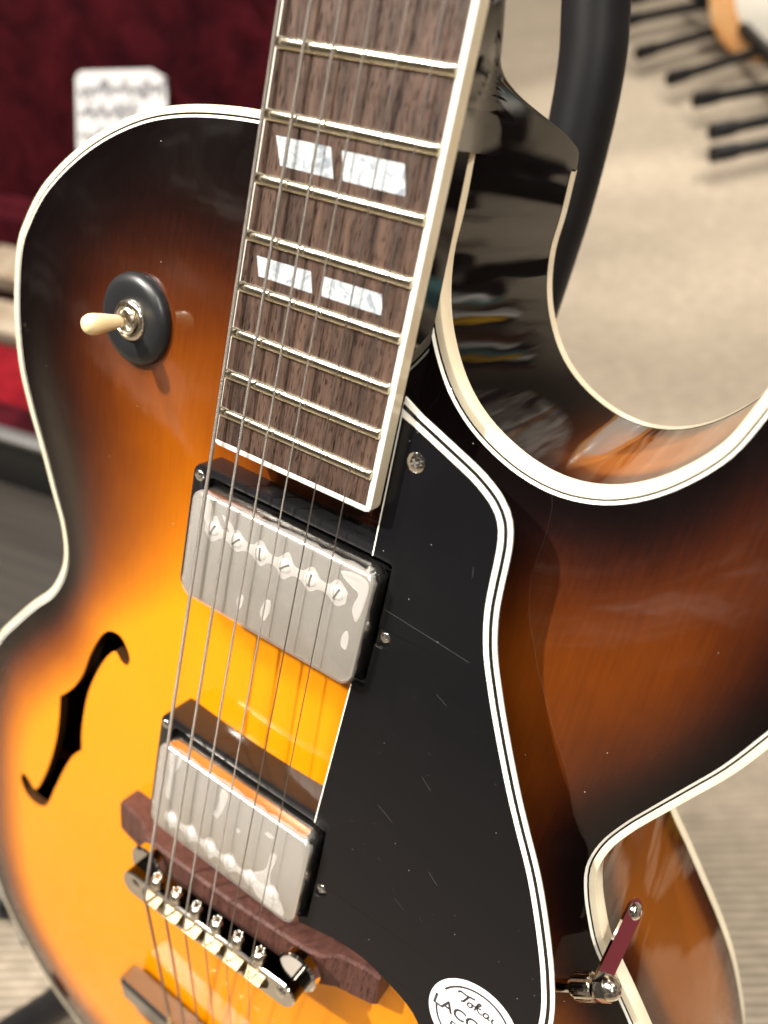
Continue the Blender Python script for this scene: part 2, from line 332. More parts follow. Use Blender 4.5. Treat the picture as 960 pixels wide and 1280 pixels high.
# ============================================================ the setting: carpet
FL = -332.0
def carpet_mat():
    m = bpy.data.materials.new('ribbed_carpet'); m.use_nodes = True; t = m.node_tree; b = t.nodes['Principled BSDF']
    b.inputs['Roughness'].default_value = 0.85; b.inputs['Specular IOR Level'].default_value = 0.2
    tcn = N(t, 'ShaderNodeTexCoord'); mpn = N(t, 'ShaderNodeMapping'); mpn.inputs['Rotation'].default_value = (0, 0, math.radians(-34))
    wv = N(t, 'ShaderNodeTexWave', bands_direction='Y', inp={'Scale': 50.0, 'Distortion': 1.0, 'Detail': 3.0, 'Detail Scale': 3.0})
    nn = N(t, 'ShaderNodeTexNoise', inp={'Scale': 5.0, 'Detail': 5.0, 'Roughness': 0.6})
    mp2 = N(t, 'ShaderNodeMapping'); mp2.inputs['Scale'].default_value = (0.6, 1, 1)
    n2 = N(t, 'ShaderNodeTexNoise', inp={'Scale': 90.0, 'Detail': 4.0})
    for a, c in ((tcn.outputs['Object'], mpn.inputs[0]), (mpn.outputs[0], wv.inputs['Vector']), (mpn.outputs[0], mp2.inputs[0]), (mp2.outputs[0], n2.inputs['Vector']), (mp2.outputs[0], nn.inputs['Vector'])): t.links.new(a, c)
    r = ramp(t, [(0.2, (0.27, 0.225, 0.17)), (0.8, (0.40, 0.345, 0.27))]); t.links.new(wv.outputs[0], r.inputs[0])
    r3 = ramp(t, [(0.3, (0.86, 0.85, 0.84)), (0.7, (1.08, 1.07, 1.06))]); t.links.new(nn.outputs[0], r3.inputs[0])
    r4 = ramp(t, [(0.3, (0.85, 0.85, 0.85)), (0.7, (1.1, 1.1, 1.1))]); t.links.new(n2.outputs[0], r4.inputs[0])
    mx = N(t, 'ShaderNodeMix', data_type='RGBA', blend_type='MULTIPLY'); mx.inputs[0].default_value = 1
    m2 = N(t, 'ShaderNodeMix', data_type='RGBA', blend_type='MULTIPLY'); m2.inputs[0].default_value = 1
    t.links.new(r.outputs[0], mx.inputs[6]); t.links.new(r3.outputs[0], mx.inputs[7]); t.links.new(mx.outputs[2], m2.inputs[6]); t.links.new(r4.outputs[0], m2.inputs[7])
    t.links.new(m2.outputs[2], b.inputs['Base Color'])
    bb = N(t, 'ShaderNodeBump', inp={'Strength': 0.6, 'Distance': 0.003}); t.links.new(wv.outputs[0], bb.inputs['Height']); t.links.new(bb.outputs[0], b.inputs['Normal'])
    return m
bm = bmesh.new(); bmesh.ops.create_grid(bm, x_segments=8, y_segments=8, size=9000)
bm.transform(Matrix.Translation((0, 3000, FL)))
fo = finish('floor', bm, carpet_mat(), smooth=0); fo['kind'] = 'structure'

# ============================================================ body outline (mm, rim plane z = 0)
seg_a = [(22, 281), (22, 278.8), (22.3, 267), (22, 254.3), (24.5, 241.2), (29.3, 230.4), (36.9, 220.1), (46.4, 212.8), (60, 207.2), (71.8, 205.9), (82.3, 208.1), (91.3, 213.1), (98.9, 220.3), (105.2, 229.4), (108.6, 239.6), (110.5, 247), (114, 258), (119, 267)]
seg_b = [(119, 267), (131, 251), (143, 228), (150, 200), (148.5, 175), (142.9, 156.8), (138.6, 145.2), (133.2, 134.0), (127.6, 122.6), (122.2, 111.2), (118.6, 100.8), (117.7, 90.8), (120.2, 81.4), (124, 72.8), (128, 65.4), (134.1, 58), (141.4, 50), (150.9, 39.0), (163.4, 24.3), (174, 9.9), (183, -6), (191, -23), (201, -55), (206, -100), (203, -145), (188, -188), (160, -220), (118, -243), (60, -256), (0, -259), (-65, -254), (-110, -245), (-137.9, -235), (-153, -226), (-168, -214), (-181.7, -201), (-193.7, -184), (-204, -155), (-209, -120), (-209, -80), (-203, -30), (-193, 3), (-182.4, 21.1), (-170.8, 35.5), (-155, 53.8), (-143.2, 66), (-137, 76), (-133.2, 88), (-134.7, 102.2), (-141.5, 118.6), (-148.2, 134.6), (-155.7, 150.9), (-161.2, 166.3), (-163.6, 182.3), (-163.6, 199.1), (-160.6, 218.4), (-155.2, 228.6), (-147.2, 239.5), (-135.5, 250.3), (-120.1, 261.1), (-105.4, 268.8), (-91.9, 274), (-78.7, 277.2), (-66.4, 279), (-54.3, 280), (-46.2, 280.3), (-22, 281)]
OA = catmull(seg_a); OB = catmull(seg_b)
OUT = np.vstack([OA, OB[1:]])           # open: starts right of the neck, ends left of it
fclosed = OUT                            # closing edge passes under the neck
# travel is right of neck -> cutaway -> horn -> bottom -> left : clockwise, inside is on the RIGHT
def inset(d):
    A = offset(OA, -d, False); B = offset(OB, -d, False)
    # join at the pointed horn
    A[-1] = B[0] = (np.array([119, 267]) + np.array([-0.55, -1.0]) * d * 1.6)
    A[-2] = A[-2] * .6 + A[-1] * .4 if d > 1 else A[-2]
    Q = np.vstack([A, B[1:]]); return Q
# ---- height field of the carved top
h = 2.5; gx = np.arange(-220, 221, h); gy = np.arange(-270, 296, h); GX, GY = np.meshgrid(gx, gy)
mask = inside(fclosed, GX, GY)
dist = np.full(GX.shape, 1e9)
for p in np.vstack([OUT, np.array([[x, 281] for x in np.linspace(-22, 22, 12)])]): dist = np.minimum(dist, np.hypot(GX - p[0], GY - p[1]))
dist = np.where(mask, dist, 0)
u = np.zeros(GX.shape); Ls = 42.0; k = (Ls / h) ** 2
for it in range(1400):
    s = np.zeros_like(u); s[1:-1, 1:-1] = u[2:, 1:-1] + u[:-2, 1:-1] + u[1:-1, 2:] + u[1:-1, :-2]
    u = np.where(mask, (1 + k * s) / (1 + 4 * k), 0)
ds = dist.copy()
for it in range(30):
    s = ds.copy(); s[1:-1, 1:-1] = (ds[2:, 1:-1] + ds[:-2, 1:-1] + ds[1:-1, 2:] + ds[1:-1, :-2] + 2 * ds[1:-1, 1:-1]) / 6; ds = np.where(mask, s, 0)
def sstep(a, b, x):
    t = np.clip((x - a) / (b - a), 0, 1); return t * t * (3 - 2 * t)
HG = 10.5 * u ** 1.15 + 8.0 * np.exp(-((GX / 80) ** 2 + ((GY - 20) / 170) ** 2))
HG = HG * sstep(2.0, 26, dist) ** 0.8
for it in range(14):
    s = HG.copy(); s[1:-1, 1:-1] = (HG[2:, 1:-1] + HG[:-2, 1:-1] + HG[1:-1, 2:] + HG[1:-1, :-2]) / 4; HG = np.where(mask, s, 0)
def samp(G, x, y):
    x = np.asarray(x, float); y = np.asarray(y, float)
    fx = np.clip((x - gx[0]) / h, 0, len(gx) - 2.001); fy = np.clip((y - gy[0]) / h, 0, len(gy) - 2.001)
    i = fx.astype(int); j = fy.astype(int); a = fx - i; b_ = fy - j
    return G[j, i] * (1 - a) * (1 - b_) + G[j, i + 1] * a * (1 - b_) + G[j + 1, i] * (1 - a) * b_ + G[j + 1, i + 1] * a * b_
def H(x, y): return float(samp(HG, x, y))
def burst(x, y, d):                      # sprayed finish: wide dark edge on the upper bout, narrow at the waist
    wd = 48 + 128 * sstep(65, 195, y) * (1 - .58 * sstep(45, 80, x) - .22 * sstep(85, 120, x)) - 12 * sstep(60, 140, -x) * sstep(150, 90, y) * sstep(40, 80, y) + 45 * sstep(20, -200, y) * 0 + 14 * sstep(40, 130, x) * sstep(140, 90, y) * sstep(20, 80, y) + 6 * sstep(-60, -200, y)
    dd = np.maximum(d - 3.0, 0)
    s_ = np.clip(dd / wd, 0, 1.0); kk = sstep(50, 80, x) * sstep(95, 130, y)
    return s_ * (1 - kk) + kk * 0.49 * (1 - np.exp(-s_ / 0.30))

G = root('archtop_guitar', W((0, -259, -86)), 'sunburst hollow body archtop electric guitar with black pickguard and cream toggle, in the foreground', 'guitar')
G.rotation_euler = (LEAN, 0, 0)
GOFF = Vector((0, 259, 86)) * MM
def part(name, bm, m, parent=None, smooth=35, label=None, kind=None):
    o = finish(name, bm, m, parent or G, smooth, GOFF if parent is None else None)
    if label: o['label'] = label
    if kind: o['kind'] = kind
    return o
# ---- f-holes
FH = [(-93.1, 73.0), (-86.2, 74.1), (-81.3, 70.4), (-79.3, 66.2), (-81.2, 62.2), (-85.4, 62.4), (-89.0, 64.8), (-94.0, 59.7), (-100.9, 47.2), (-106.5, 32.5), (-109.3, 18.8), (-110.7, 4.3), (-110.2, -5.3), (-117.0, -14.1), (-123.6, -27.5), (-130.6, -44.7), (-139.8, -65.0), (-149.1, -69.4), (-156.6, -68.2), (-161.1, -61.6), (-159.0, -55.8), (-154.3, -56.4), (-148.8, -59.5), (-141.3, -46.8), (-134.8, -29.1), (-130.3, -11.3), (-128.5, 4.1), (-128.4, 15.3), (-118.8, 26.4), (-111.9, 38.3), (-106.9, 52.5), (-101.3, 64.1), (-97.2, 69.9)]
def fh_curve():
    # sharp notches at the two waist points
    i1, i2 = 12, 27
    a = FH[i1:i2 + 1]; b_ = FH[i2:] + FH[:i1 + 1]
    A = catmull(a, 1.6); B = catmull(b_, 1.6)
    return np.vstack([A[:-1], B[:-1]])
FL1 = fh_curve(); FR1 = FL1 * np.array([-1, 1]) 
IN = inset(3.7)
d_in = 3.7
pts = []; edges = []
def add_loop(P):
    s = len(pts); pts.extend([Vector((float(a), float(b_))) for a, b_ in P]); n = len(P)
    edges.extend([(s + i, s + (i + 1) % n) for i in range(n)]); return s
add_loop(IN); sF = add_loop(FL1); sR = add_loop(FR1)
gx2 = np.arange(-210, 211, 2.6); gy2 = np.arange(-262, 285, 2.6); X2, Y2 = np.meshgrid(gx2, gy2); X2 = X2 + (np.arange(len(gy2)) % 2)[:, None] * 1.3
dd = samp(dist, X2, Y2); ok = inside(IN, X2, Y2) & (dd > 5.2)
for F in (FL1, FR1):
    ok &= ~inside(F, X2, Y2)
    dm = np.full(X2.shape, 1e9)
    for p in F: dm = np.minimum(dm, np.hypot(X2 - p[0], Y2 - p[1]))
    ok &= dm > 1.1
for x, y in zip(X2[ok], Y2[ok]): pts.append(Vector((float(x), float(y))))
vo_, eo, fo_, *_ = delaunay_2d_cdt(pts, edges, [], 0, 1e-5)
V = np.array([(v.x, v.y) for v in vo_]); F_ = np.array([f for f in fo_ if len(f) == 3])
cen = V[F_].mean(1); keep = inside(IN, cen[:, 0], cen[:, 1]) & ~inside(FL1, cen[:, 0], cen[:, 1]) & ~inside(FR1, cen[:, 0], cen[:, 1])
F_ = F_[keep]
Z = samp(HG, V[:, 0], V[:, 1]); D = samp(ds, V[:, 0], V[:, 1])
bm = bmesh.new(); bv = [bm.verts.new((V[i, 0], V[i, 1], Z[i])) for i in range(len(V))]
for f in F_: bm.faces.new([bv[i] for i in f])
bm.verts.ensure_lookup_table()
loose = [v for v in bm.verts if not v.link_faces]; bmesh.ops.delete(bm, geom=loose, context='VERTS')
o = part('soundboard', bm, M['burst'], smooth=60)
me = o.data; co = np.array([v.co for v in me.vertices]) / MM
at = me.attributes.new('burst', 'FLOAT', 'POINT'); at.data.foreach_set('value', burst(co[:, 0], co[:, 1], samp(ds, co[:, 0], co[:, 1])).astype(np.float32))
for P in (FL1, FR1):                      # cut edge of the f-hole, 4.5 mm deep
    bm = bmesh.new(); e2 = offset(P, 0.0)
    strip(bm, [[(x, y, H(x, y)) for x, y in P], [(x, y, H(x, y) - 4.5) for x, y in P]], closed=True)
    part('sound_hole_edge', bm, mat('cut_edge', (0.05, 0.02, 0.006), 0.4, coat=0.6), smooth=50)
# ---- binding: white outer strip, black line, thin white line
def ring_rows(spec):
    return [[(x, y, z) for x, y in inset(d)] for d, z in spec]
bm = bmesh.new(); strip(bm, ring_rows([(0.0, -6.2), (0.0, -0.7), (0.25, -0.15), (0.8, 0.0), (2.35, 0.02), (2.35, -0.5)])); part('front_binding', bm, 'cream', smooth=40)
bm = bmesh.new(); strip(bm, ring_rows([(2.35, -0.5), (2.35, 0.0), (2.95, 0.0), (2.95, -0.5)])); part('black_purfling', bm, 'blackline', smooth=40)
def hz(d, dz=0):
    return [(x, y, (H(x, y) if d > 3.2 else 0.0) + dz) for x, y in inset(d)]
bm = bmesh.new(); strip(bm, [[(x, y, -.5) for x, y in inset(2.95)], [(x, y, 0.02) for x, y in inset(2.95)], hz(3.75, 0.03)]); part('white_purfling', bm, 'white', smooth=40)
# ---- rim, back binding, back
def rim_mat():
    m = mat('rim_lacquer', (0.1, 0.04, 0.01), 0.5, coat=1.0, coat_rough=0.012, spec=0.0); t = m.node_tree; b = t.nodes['Principled BSDF']
    at = N(t, 'ShaderNodeAttribute', attribute_name='burst')
    r = ramp(t, [(0, (0.004, 0.003, 0.003)), (0.35, (0.02, 0.006, 0.003)), (0.7, (0.07, 0.018, 0.004)), (1, (0.22, 0.065, 0.008))]); t.links.new(at.outputs['Fac'], r.inputs[0]); t.links.new(r.outputs[0], b.inputs['Base Color'])
    tcn = N(t, 'ShaderNodeTexCoord'); mpn = N(t, 'ShaderNodeMapping'); mpn.inputs['Scale'].default_value = (1, 1, 0.22)
    n3 = N(t, 'ShaderNodeTexNoise', inp={'Scale': 50.0, 'Detail': 2.0}); t.links.new(tcn.outputs['Object'], mpn.inputs[0]); t.links.new(mpn.outputs[0], n3.inputs['Vector'])
    bb = N(t, 'ShaderNodeBump', inp={'Strength': 0.38, 'Distance': 0.0011}); t.links.new(n3.outputs[0], bb.inputs['Height']); t.links.new(bb.outputs[0], b.inputs['Coat Normal'])
    return m
bm = bmesh.new(); zs = np.linspace(-6.2, -80, 12)
R_ = [[(x, y, z) for x, y in inset(0.12)] for z in zs]; strip(bm, R_)
o = part('side', bm, rim_mat(), smooth=60); me = o.data; co = np.array([v.co for v in me.vertices]) / MM
zc = 1 - np.abs((co[:, 2] + 43) / 37.5); a1 = np.where(co[:, 0] > 0, sstep(48, 78, co[:, 0]), 0.7)
at = me.attributes.new('burst', 'FLOAT', 'POINT'); at.data.foreach_set('value', (a1 * (0.45 + 0.55 * sstep(0.0, 0.5, zc))).astype(np.float32))
bm = bmesh.new(); strip(bm, [[(x, y, z) for x, y in inset(d)] for d, z in ((0.0, -80), (0.0, -85.2), (0.8, -86), (2.5, -86))]); part('back_binding', bm, 'cream', smooth=40)
bm = bmesh.new(); Q = inset(2.5); prism(bm, Q[::2], lambda x, y: -86.0, lambda x, y: -82.0); part('back', bm, 'inner', smooth=30)

# ============================================================ neck, fretboard
def bz(y): return 26.0 - 0.066 * (y - 188)
def hw(y): return (43 + (628 - y) * 0.0314) / 2
def fret_y(n): return 628 / 2 ** (n / 12)
# stations: y, back z, corner width share, corner height, blend to the heel width
st = [(628, -18, 1, 14, 0), (520, -17, 1, 16, 0), (420, -9, 1, 15, 0), (345, -5.5, 1, 15, 0), (328, -6.5, 1, 16, 0), (318, -7.5, .95, 16, 0), (311, -9.5, .85, 15, .25), (306, -13, .7, 14, .6), (302.5, -17, .6, 12, .9), (299.5, -22, .5, 11, 1), (297.5, -28, .45, 10, 1), (295.8, -36, .42, 9, 1),
      (294, -48, .40, 8, 1), (292.3, -61, .38, 8, 1), (290.3, -73, .34, 7, 1), (288.5, -81, .28, 6, 1), (286.2, -86.0, .2, 4, 1), (280.4, -86.2, .10, 2, 1)]
stN = catmull(st, 2.0)
bm = bmesh.new(); rows = []
for y, zb, cw_, ch, tp in stN:
    zt = bz(y) - 4.7; ch = min(ch, zt - zb); half = []
    wof = lambda z: hw(y) + .4 - (hw(y) + .4 - 22.0) * min(1, max(0, (zt - z) / (zt + 6.0))) * tp
    for i in range(9): half.append((wof(zt + (zb + ch - zt) * i / 8), zt + (zb + ch - zt) * i / 8))
    w1 = wof(zb + ch); rx_ = w1 * cw_
    for i in range(1, 13): a = math.pi / 2 * i / 12; half.append((w1 - rx_ + rx_ * math.cos(a), zb + ch - ch * math.sin(a)))
    half.append((min(w1 - rx_, w1 * .3) * .5, zb))
    rows.append([(x, y, z) for x, z in half] + [(-x, y, z) for x, z in half[::-1]])
R = strip(bm, rows); bm.faces.new(R[-1]); bm.faces.new(R[0][::-1])
for f_ in (R,):
    for A, B in zip(R, R[1:]): bm.faces.new((A[0], B[0], B[-1], A[-1]))
part('neck', bm, 'black_lacquer', smooth=45)
bm = bmesh.new()
ya, yb_ = 190.5, 280.5
rows = []
for y in np.linspace(ya, yb_, 12):
    zt = bz(y) - 4.6; rows.append([(-25, y, 3), (-25, y, zt), (25, y, zt), (25, y, 3)])
R = strip(bm, rows); bm.faces.new(R[0]); bm.faces.new(R[-1][::-1])
part('neck_extension', bm, 'black_lacquer', smooth=30)
# fretboard
y0 = 187.0
bm = bmesh.new(); bi = 1.7
def bx_(y, k): return (hw(y) + 0.6 - k)
prism(bm, [(-hw(y0) - .2, y0 + bi), (bx_(y0, bi), y0 + bi), (bx_(628, bi), 628), (-hw(628) - .2, 628)], lambda x, y: bz(y) - 4.5, lambda x, y: bz(y))
FB = part('fretboard', bm, 'rosewood', smooth=30)
bm = bmesh.new()
def brow(k, z):
    c = max(0.0, 1.6 - k); kl = -.15 + k * 0.5 / 1.7       # narrower along the bass side
    xl = lambda y: -(hw(y) + .6 - kl)
    P = [(xl(628), 628), (xl(y0), y0 + k + c), (xl(y0) + c * .3, y0 + k + c * .3), (xl(y0) + c, y0 + k), (bx_(y0, k) - c, y0 + k), (bx_(y0, k) - c * .3, y0 + k + c * .3), (bx_(y0, k), y0 + k + c), (bx_(628, k), 628)]
    return [(x, y, bz(y) + z) for x, y in P]
strip(bm, [brow(0, -4.8), brow(0, -0.3)])
part('board_binding', bm, 'cream', FB, smooth=35)
bm = bmesh.new(); strip(bm, [brow(0, -0.3), brow(0.1, -0.05), brow(0.35, 0.04), brow(bi, 0.04), brow(bi, -0.3)])
part('board_binding', bm, 'white', FB, smooth=35, label='top face of the board binding, coloured whiter for the light on it')  # same binding as the side; light from above put into the whiter colour
for n in range(1, 21):
    y = fret_y(n); wv_ = bx_(y, bi) - 0.05; wl_ = hw(y) + .15; bm = bmesh.new()
    prof = [(-1.6, -0.05), (-1.5, 0.45), (-1.0, 0.98), (-0.4, 1.25), (0.4, 1.25), (1.0, 0.98), (1.5, 0.45), (1.6, -0.05)]
    xs = [(-wl_, 0.55), (-wl_ + 0.25, 0.9), (-wl_ + 0.8, 1)] + [(x, 1) for x in np.linspace(-wv_ + 4, wv_ - 4, 9)] + [(wv_ - 0.8, 1), (wv_ - 0.25, 0.9), (wv_, 0.55)]
    R = strip(bm, [[(x, y + a * (0.9 + .1 * s), bz(y) + (c * s if c > 0 else c)) for a, c in prof] for x, s in xs]); bm.faces.new(R[0]); bm.faces.new(R[-1][::-1])
    part('fret', bm, 'gold_nickel', FB, smooth=50)
def inlay(P):
    bm = bmesh.new(); prism(bm, P, lambda x, y: bz(y) - .4, lambda x, y: bz(y) + 0.02); part('inlay', bm, 'pearl', FB, smooth=30)
inlay([(-22.9, 275.3), (-5.0, 275.4), (-2.6, 268.3), (-20.1, 268.4)]); inlay([(-1.5, 275.2), (17.1, 275.3), (19.2, 268.3), (0.4, 268.4)])
inlay([(-23.4, 244.6), (-4.5, 244.8), (-2.9, 239.4), (-21.7, 239.4)]); inlay([(-0.3, 244.6), (18.3, 244.6), (19.8, 239.5), (0.2, 239.5)])
for n in (3, 5, 7, 9, 12):
    a, b_ = fret_y(n), fret_y(n - 1); m_ = (a + b_) / 2; hh = (b_ - a) * .28; q = hw(m_) * .8
    inlay([(-q, m_ + hh), (-2, m_ + hh), (-.5, m_ - hh), (-q + 2, m_ - hh)]); inlay([(.5, m_ + hh), (q - 2, m_ + hh), (q, m_ - hh), (2, m_ - hh)])
bm = bmesh.new(); box(bm, (0, 630.5, bz(628) - 1.0), (43, 5, 9), bev=.4); part('nut', bm, 'white')
bm = bmesh.new(); HS = catmull([(-21, 628), (-30, 650), (-38, 690), (-40, 750), (-34, 795), (-14, 788), (0, 798), (14, 788), (34, 795), (40, 750), (38, 690), (30, 650), (21, 628)], 6)
prism(bm, HS, lambda x, y: bz(628) - 20 - (y - 628) * .28, lambda x, y: bz(628) - 5 - (y - 628) * .28, .8); part('headstock', bm, 'black_lacquer')

# ============================================================ pickups
TL = -0.066
def pickup(name, yc, zt, ring_top, ring_h, pole_dy, neck):
    P = bpy.data.objects.new('pickup', None); COL.objects.link(P); P.parent = G; P.location = GOFF + Vector((0, yc, zt)) * MM; P.empty_display_size = .01
    P['label'] = name
    s = lambda z: (lambda x, y: z + TL * y)
    Hc = H(0, yc)
    # ring (frame)
    bm = bmesh.new(); n = 6
    o0 = rrect(0, 0, 86, 47, 3.5, n); o1 = rrect(0, 0, 84.6, 45.6, 3.2, n); i1 = rrect(0, 0, 73.5, 41.5, 3, n)
    zr = ring_top - zt
    f = lambda P_, z: [(x, y, z + TL * y) for x, y in P_]
    strip(bm, [[(x, y, H(x, y + yc) - zt - .3) for x, y in o0], f(o0, zr - .7), f(rrect(0, 0, 85.6, 46.6, 3.4, n), zr - .2), f(o1, zr), f(i1, zr), [(x, y, Hc - zt) for x, y in i1]], closed=True)
    rg = part('mounting_ring', bm, 'gloss_black', P, smooth=40)
    # inner well, dark
    bm = bmesh.new(); prism(bm, i1, lambda x, y: Hc - zt - 1, lambda x, y: zr - 5); part('coil_well', bm, 'satin_black', P)
    # cover
    bm = bmesh.new()
    c0 = rrect(0, 0, 70, 38, 4, n); rows = []
    for dz, k in ((-8.5, 0), (-1.5, 0), (-.75, .18), (-.22, .62), (0, 1.5)):
        rows.append(f(rrect(0, 0, 70 - 2 * k, 38 - 2 * k, 4 - k * .5, n), dz))
    R = strip(bm, rows, closed=True); bm.faces.new(R[-1])
    part('metal_cover', bm, 'nickel_cover', P, smooth=60)
    # pole screws
    for i in range(6):
        x = -24.5 + 9.8 * i; z = TL * pole_dy
        bm = bmesh.new(); lathe(bm, [(0, .72), (1.2, .68), (2.1, .5), (2.5, .2), (2.55, 0), (2.55, -.3)], (x, pole_dy, z), n=24)
        ps = part('pole_screw', bm, 'pole', P)
        if neck: bm = bmesh.new(); a = random.uniform(0.6, 2.2); box(bm, (x, pole_dy, z + .62), (4.3, .6, .26), rz=a); part('screw_slot', bm, 'slotm', ps)
    # ring screws
    for x, y, dz in ((-40, 19.5, 0), (-40, -19.5, 0), (40, 19.5, -.6), (40, -19.5, -.6), (-39.5, 0, 0), (39.6, -2.6 if neck else -4, 0)):
        bm = bmesh.new(); lathe(bm, [(0, .9), (1.0, .85), (1.8, .45), (2.1, 0), (2.1, -.3)], (x, y, zr + TL * y + dz), n=20)
        sw = part('ring_screw', bm, 'chrome', P)
        bm = bmesh.new(); a = random.uniform(0, 1.5)
        for q in (a, a + math.pi / 2): box(bm, (x, y, zr + TL * y + dz + .82), (2.3, .45, .3), rz=q)
        part('screw_recess', bm, 'slot', sw) if 'slot' in M else part('screw_recess', bm, bpy.data.materials['slot_dark'], sw)
    # protective film with lifted patches
    bm = bmesh.new(); rw = random.Random(yc)
    def ragged(w_, h_, amp):
        o = []
        for x, y in rrect(0, 0, w_, h_, 3.6, 9):
            for _ in range(1): o.append((x + rw.uniform(-amp, amp), y + rw.uniform(-amp, amp)))
        return o
    fo1 = []
    base = rrect(0, 0, 70.6, 38.6, 4.2, 8)
    dense = []
    for (ax, ay), (bx2, by2) in zip(base, base[1:] + base[:1]):
        L_ = math.hypot(bx2 - ax, by2 - ay); kk = max(1, int(L_ / 2.5))
        for j in range(kk): dense.append((ax + (bx2 - ax) * j / kk, ay + (by2 - ay) * j / kk))
    inn = [(x * .985, y * .975) for x, y in dense]
    jit = [(rw.uniform(-.12, .3), rw.uniform(-2.6, -1.2)) for _ in dense]
    r1_ = [(x, y, .10 + TL * y + rw.uniform(0, .05)) for x, y in inn]
    r2_ = [(x * (1 + .004 * j[0]), y * (1 + .006 * j[0]), -.45 + TL * y) for (x, y), j in zip(dense, jit)]
    r3_ = [(x * (1 + .012 * j[0]), y * (1 + .02 * j[0]), j[1] + TL * y) for (x, y), j in zip(dense, jit)]
    R = strip(bm, [r1_, r2_, r3_], closed=True); bm.faces.new(R[0][::-1])
    fm = part('protective_film', bm, 'film', P, smooth=60)
    # patch outlines
    def patch(poly, z=.16, dome=.12):
        bm = bmesh.new(); pl = catmull(poly, .8, True); cx, cy = pl.mean(0)
        rows = [[(cx + (x - cx) * k, cy + (y - cy) * k, z + TL * (cy + (y - cy) * k) + dz) for x, y in pl] for k, dz in ((1, 0), (.93, dome), (.8, dome * .6))]
        R = strip(bm, rows, closed=True)
        tri = tessellate_polygon([[Vector(p) for p in rows[-1]]])
        for t_ in tri: bm.faces.new([R[-1][i] for i in t_])
        part('lifted_film', bm, 'film_bubble', fm, smooth=60)
    up_, dn = [], []
    for i in range(6):
        x = -24.5 + 9.8 * i
        hh = 4.2 + rw.uniform(-.4, .8)
        j = rw.uniform(-.6, .6)
        up_ += [(x - 3.4, pole_dy + 1.6), (x + j, pole_dy + hh), (x + 3.4, pole_dy + 1.6)]
        dn += [(x - 3.4, pole_dy - 1.9), (x - j, pole_dy - hh + .3), (x + 3.4, pole_dy - 1.9)]
    bm = bmesh.new()
    U = catmull(up_, .7); Dn = catmull(dn, .7); k_ = min(len(U), len(Dn))
    iu = np.linspace(0, len(U) - 1, 90).astype(int); idn = np.linspace(0, len(Dn) - 1, 90).astype(int)
    U, Dn = U[iu], Dn[idn]
    strip(bm, [[(*(U[i] * (1 - q) + Dn[i] * q), .15 + .10 * math.sin(math.pi * q) ** .5 + TL * float((U[i] * (1 - q) + Dn[i] * q)[1])) for i in range(90)] for q in (0, .12, .35, .65, .88, 1)])
    part('lifted_film', bm, 'film_bubble', fm, smooth=70)
    if neck:
        patch([(-11, -11), (-9.7, -7.8), (-8.6, -8), (-8.6, -12), (-9.8, -14)]); patch([(-1.2, -11), (.3, -5), (1.8, -4.6), (2.3, -9), (.5, -13)])
        patch([(29.2, -3), (30.5, -1), (31.5, -3), (31.3, -7.5), (29.6, -7)]); patch([(-31, 16.5), (-28, 18), (-25.5, 14), (-24.5, 9), (-26.5, 8.5), (-29.6, 12)])
        patch([(24, 16), (29, 17.5), (33.6, 16.5), (34, 10), (32.5, 3), (30.5, 6), (31.5, 12), (28, 13.6)]); patch([(-22, 15), (-17, 13), (-14.8, 8), (-16, 7.6), (-18.5, 11.6)])
    else:
        patch([(-29, 18), (-24, 17.8), (-26.2, 8), (-26.4, -3), (-28.6, -3), (-28.6, 8)]); patch([(-3.8, 17.5), (-1.2, 17.2), (-1.8, 9), (-4.2, 3.5), (-6.2, 4.6), (-4.2, 10)])
        patch([(15, -9), (20, -3), (21.5, 6), (23.4, 6.2), (22.6, -3), (24.5, -9), (30, -13), (31, -17), (18, -16)]); patch([(5, 5), (6, 6.2), (7, 5), (6, 4)]); patch([(17, 12), (18, 13), (21, 12.4), (19, 11.4)])
    return P
pickup('neck pickup under clear film, nearer the fretboard', 150.6, 28.4, 20.7, 10, 8.9, True)
pickup('bridge pickup under clear film, nearer the bridge', 48.0, 35.1, 27.4, 12, -11.2, False)

# ============================================================ bridge
BA = math.radians(4.6); BM = Matrix.Rotation(BA, 4, 'Z')
def bridge_part(name, bm, m, parent=None, smooth=35, c=(-1, -2)):
    bm.transform(Matrix.Translation((c[0], c[1], 0)) @ BM)
    return part(name, bm, m, parent, smooth)
bm = bmesh.new()
xs = [-68, -66, -60, -52, -46, -40, -20, 0, 20, 40, 46, 52, 60, 66, 68]
tp = [20, 20.4, 21.2, 22.4, 26, 27, 27.5, 28, 27.5, 27, 26, 22.4, 21.2, 20.4, 20]
hwid = [7.5, 8.4, 8.8, 8.8, 8, 7.4, 7, 7, 7, 7.4, 8, 8.8, 8.8, 8.4, 7.5]
rows = []
for x, z, q in zip(xs, tp, hwid):
    zb = H(x, 0) - .4
    rows.append([(x, -q, zb), (x, -q, z - 1), (x, -q + 1, z), (x, q - 1, z), (x, q, z - 1), (x, q, zb)])
R = strip(bm, rows); bm.faces.new(R[0]); bm.faces.new(R[-1][::-1]); bmesh.ops.recalc_face_normals(bm, faces=bm.faces)
BB = bridge_part('bridge_base', bm, 'bridge_wood', smooth=30)
for s in (-1, 1):
    bm = bmesh.new(); cyl(bm, (s * 37.5, -1.5, 26), (s * 37.5, -1.5, 38), 2.0); bridge_part('bridge_post', bm, 'chrome')
    bm = bmesh.new(); lathe(bm, [(0, 27.8), (7.8, 27.8), (8.6, 28.3), (8.6, 31.2), (7.6, 32), (2, 32), (0, 32)], (s * 39.5, -.5, 0), n=40); bridge_part('thumbwheel', bm, 'chrome')
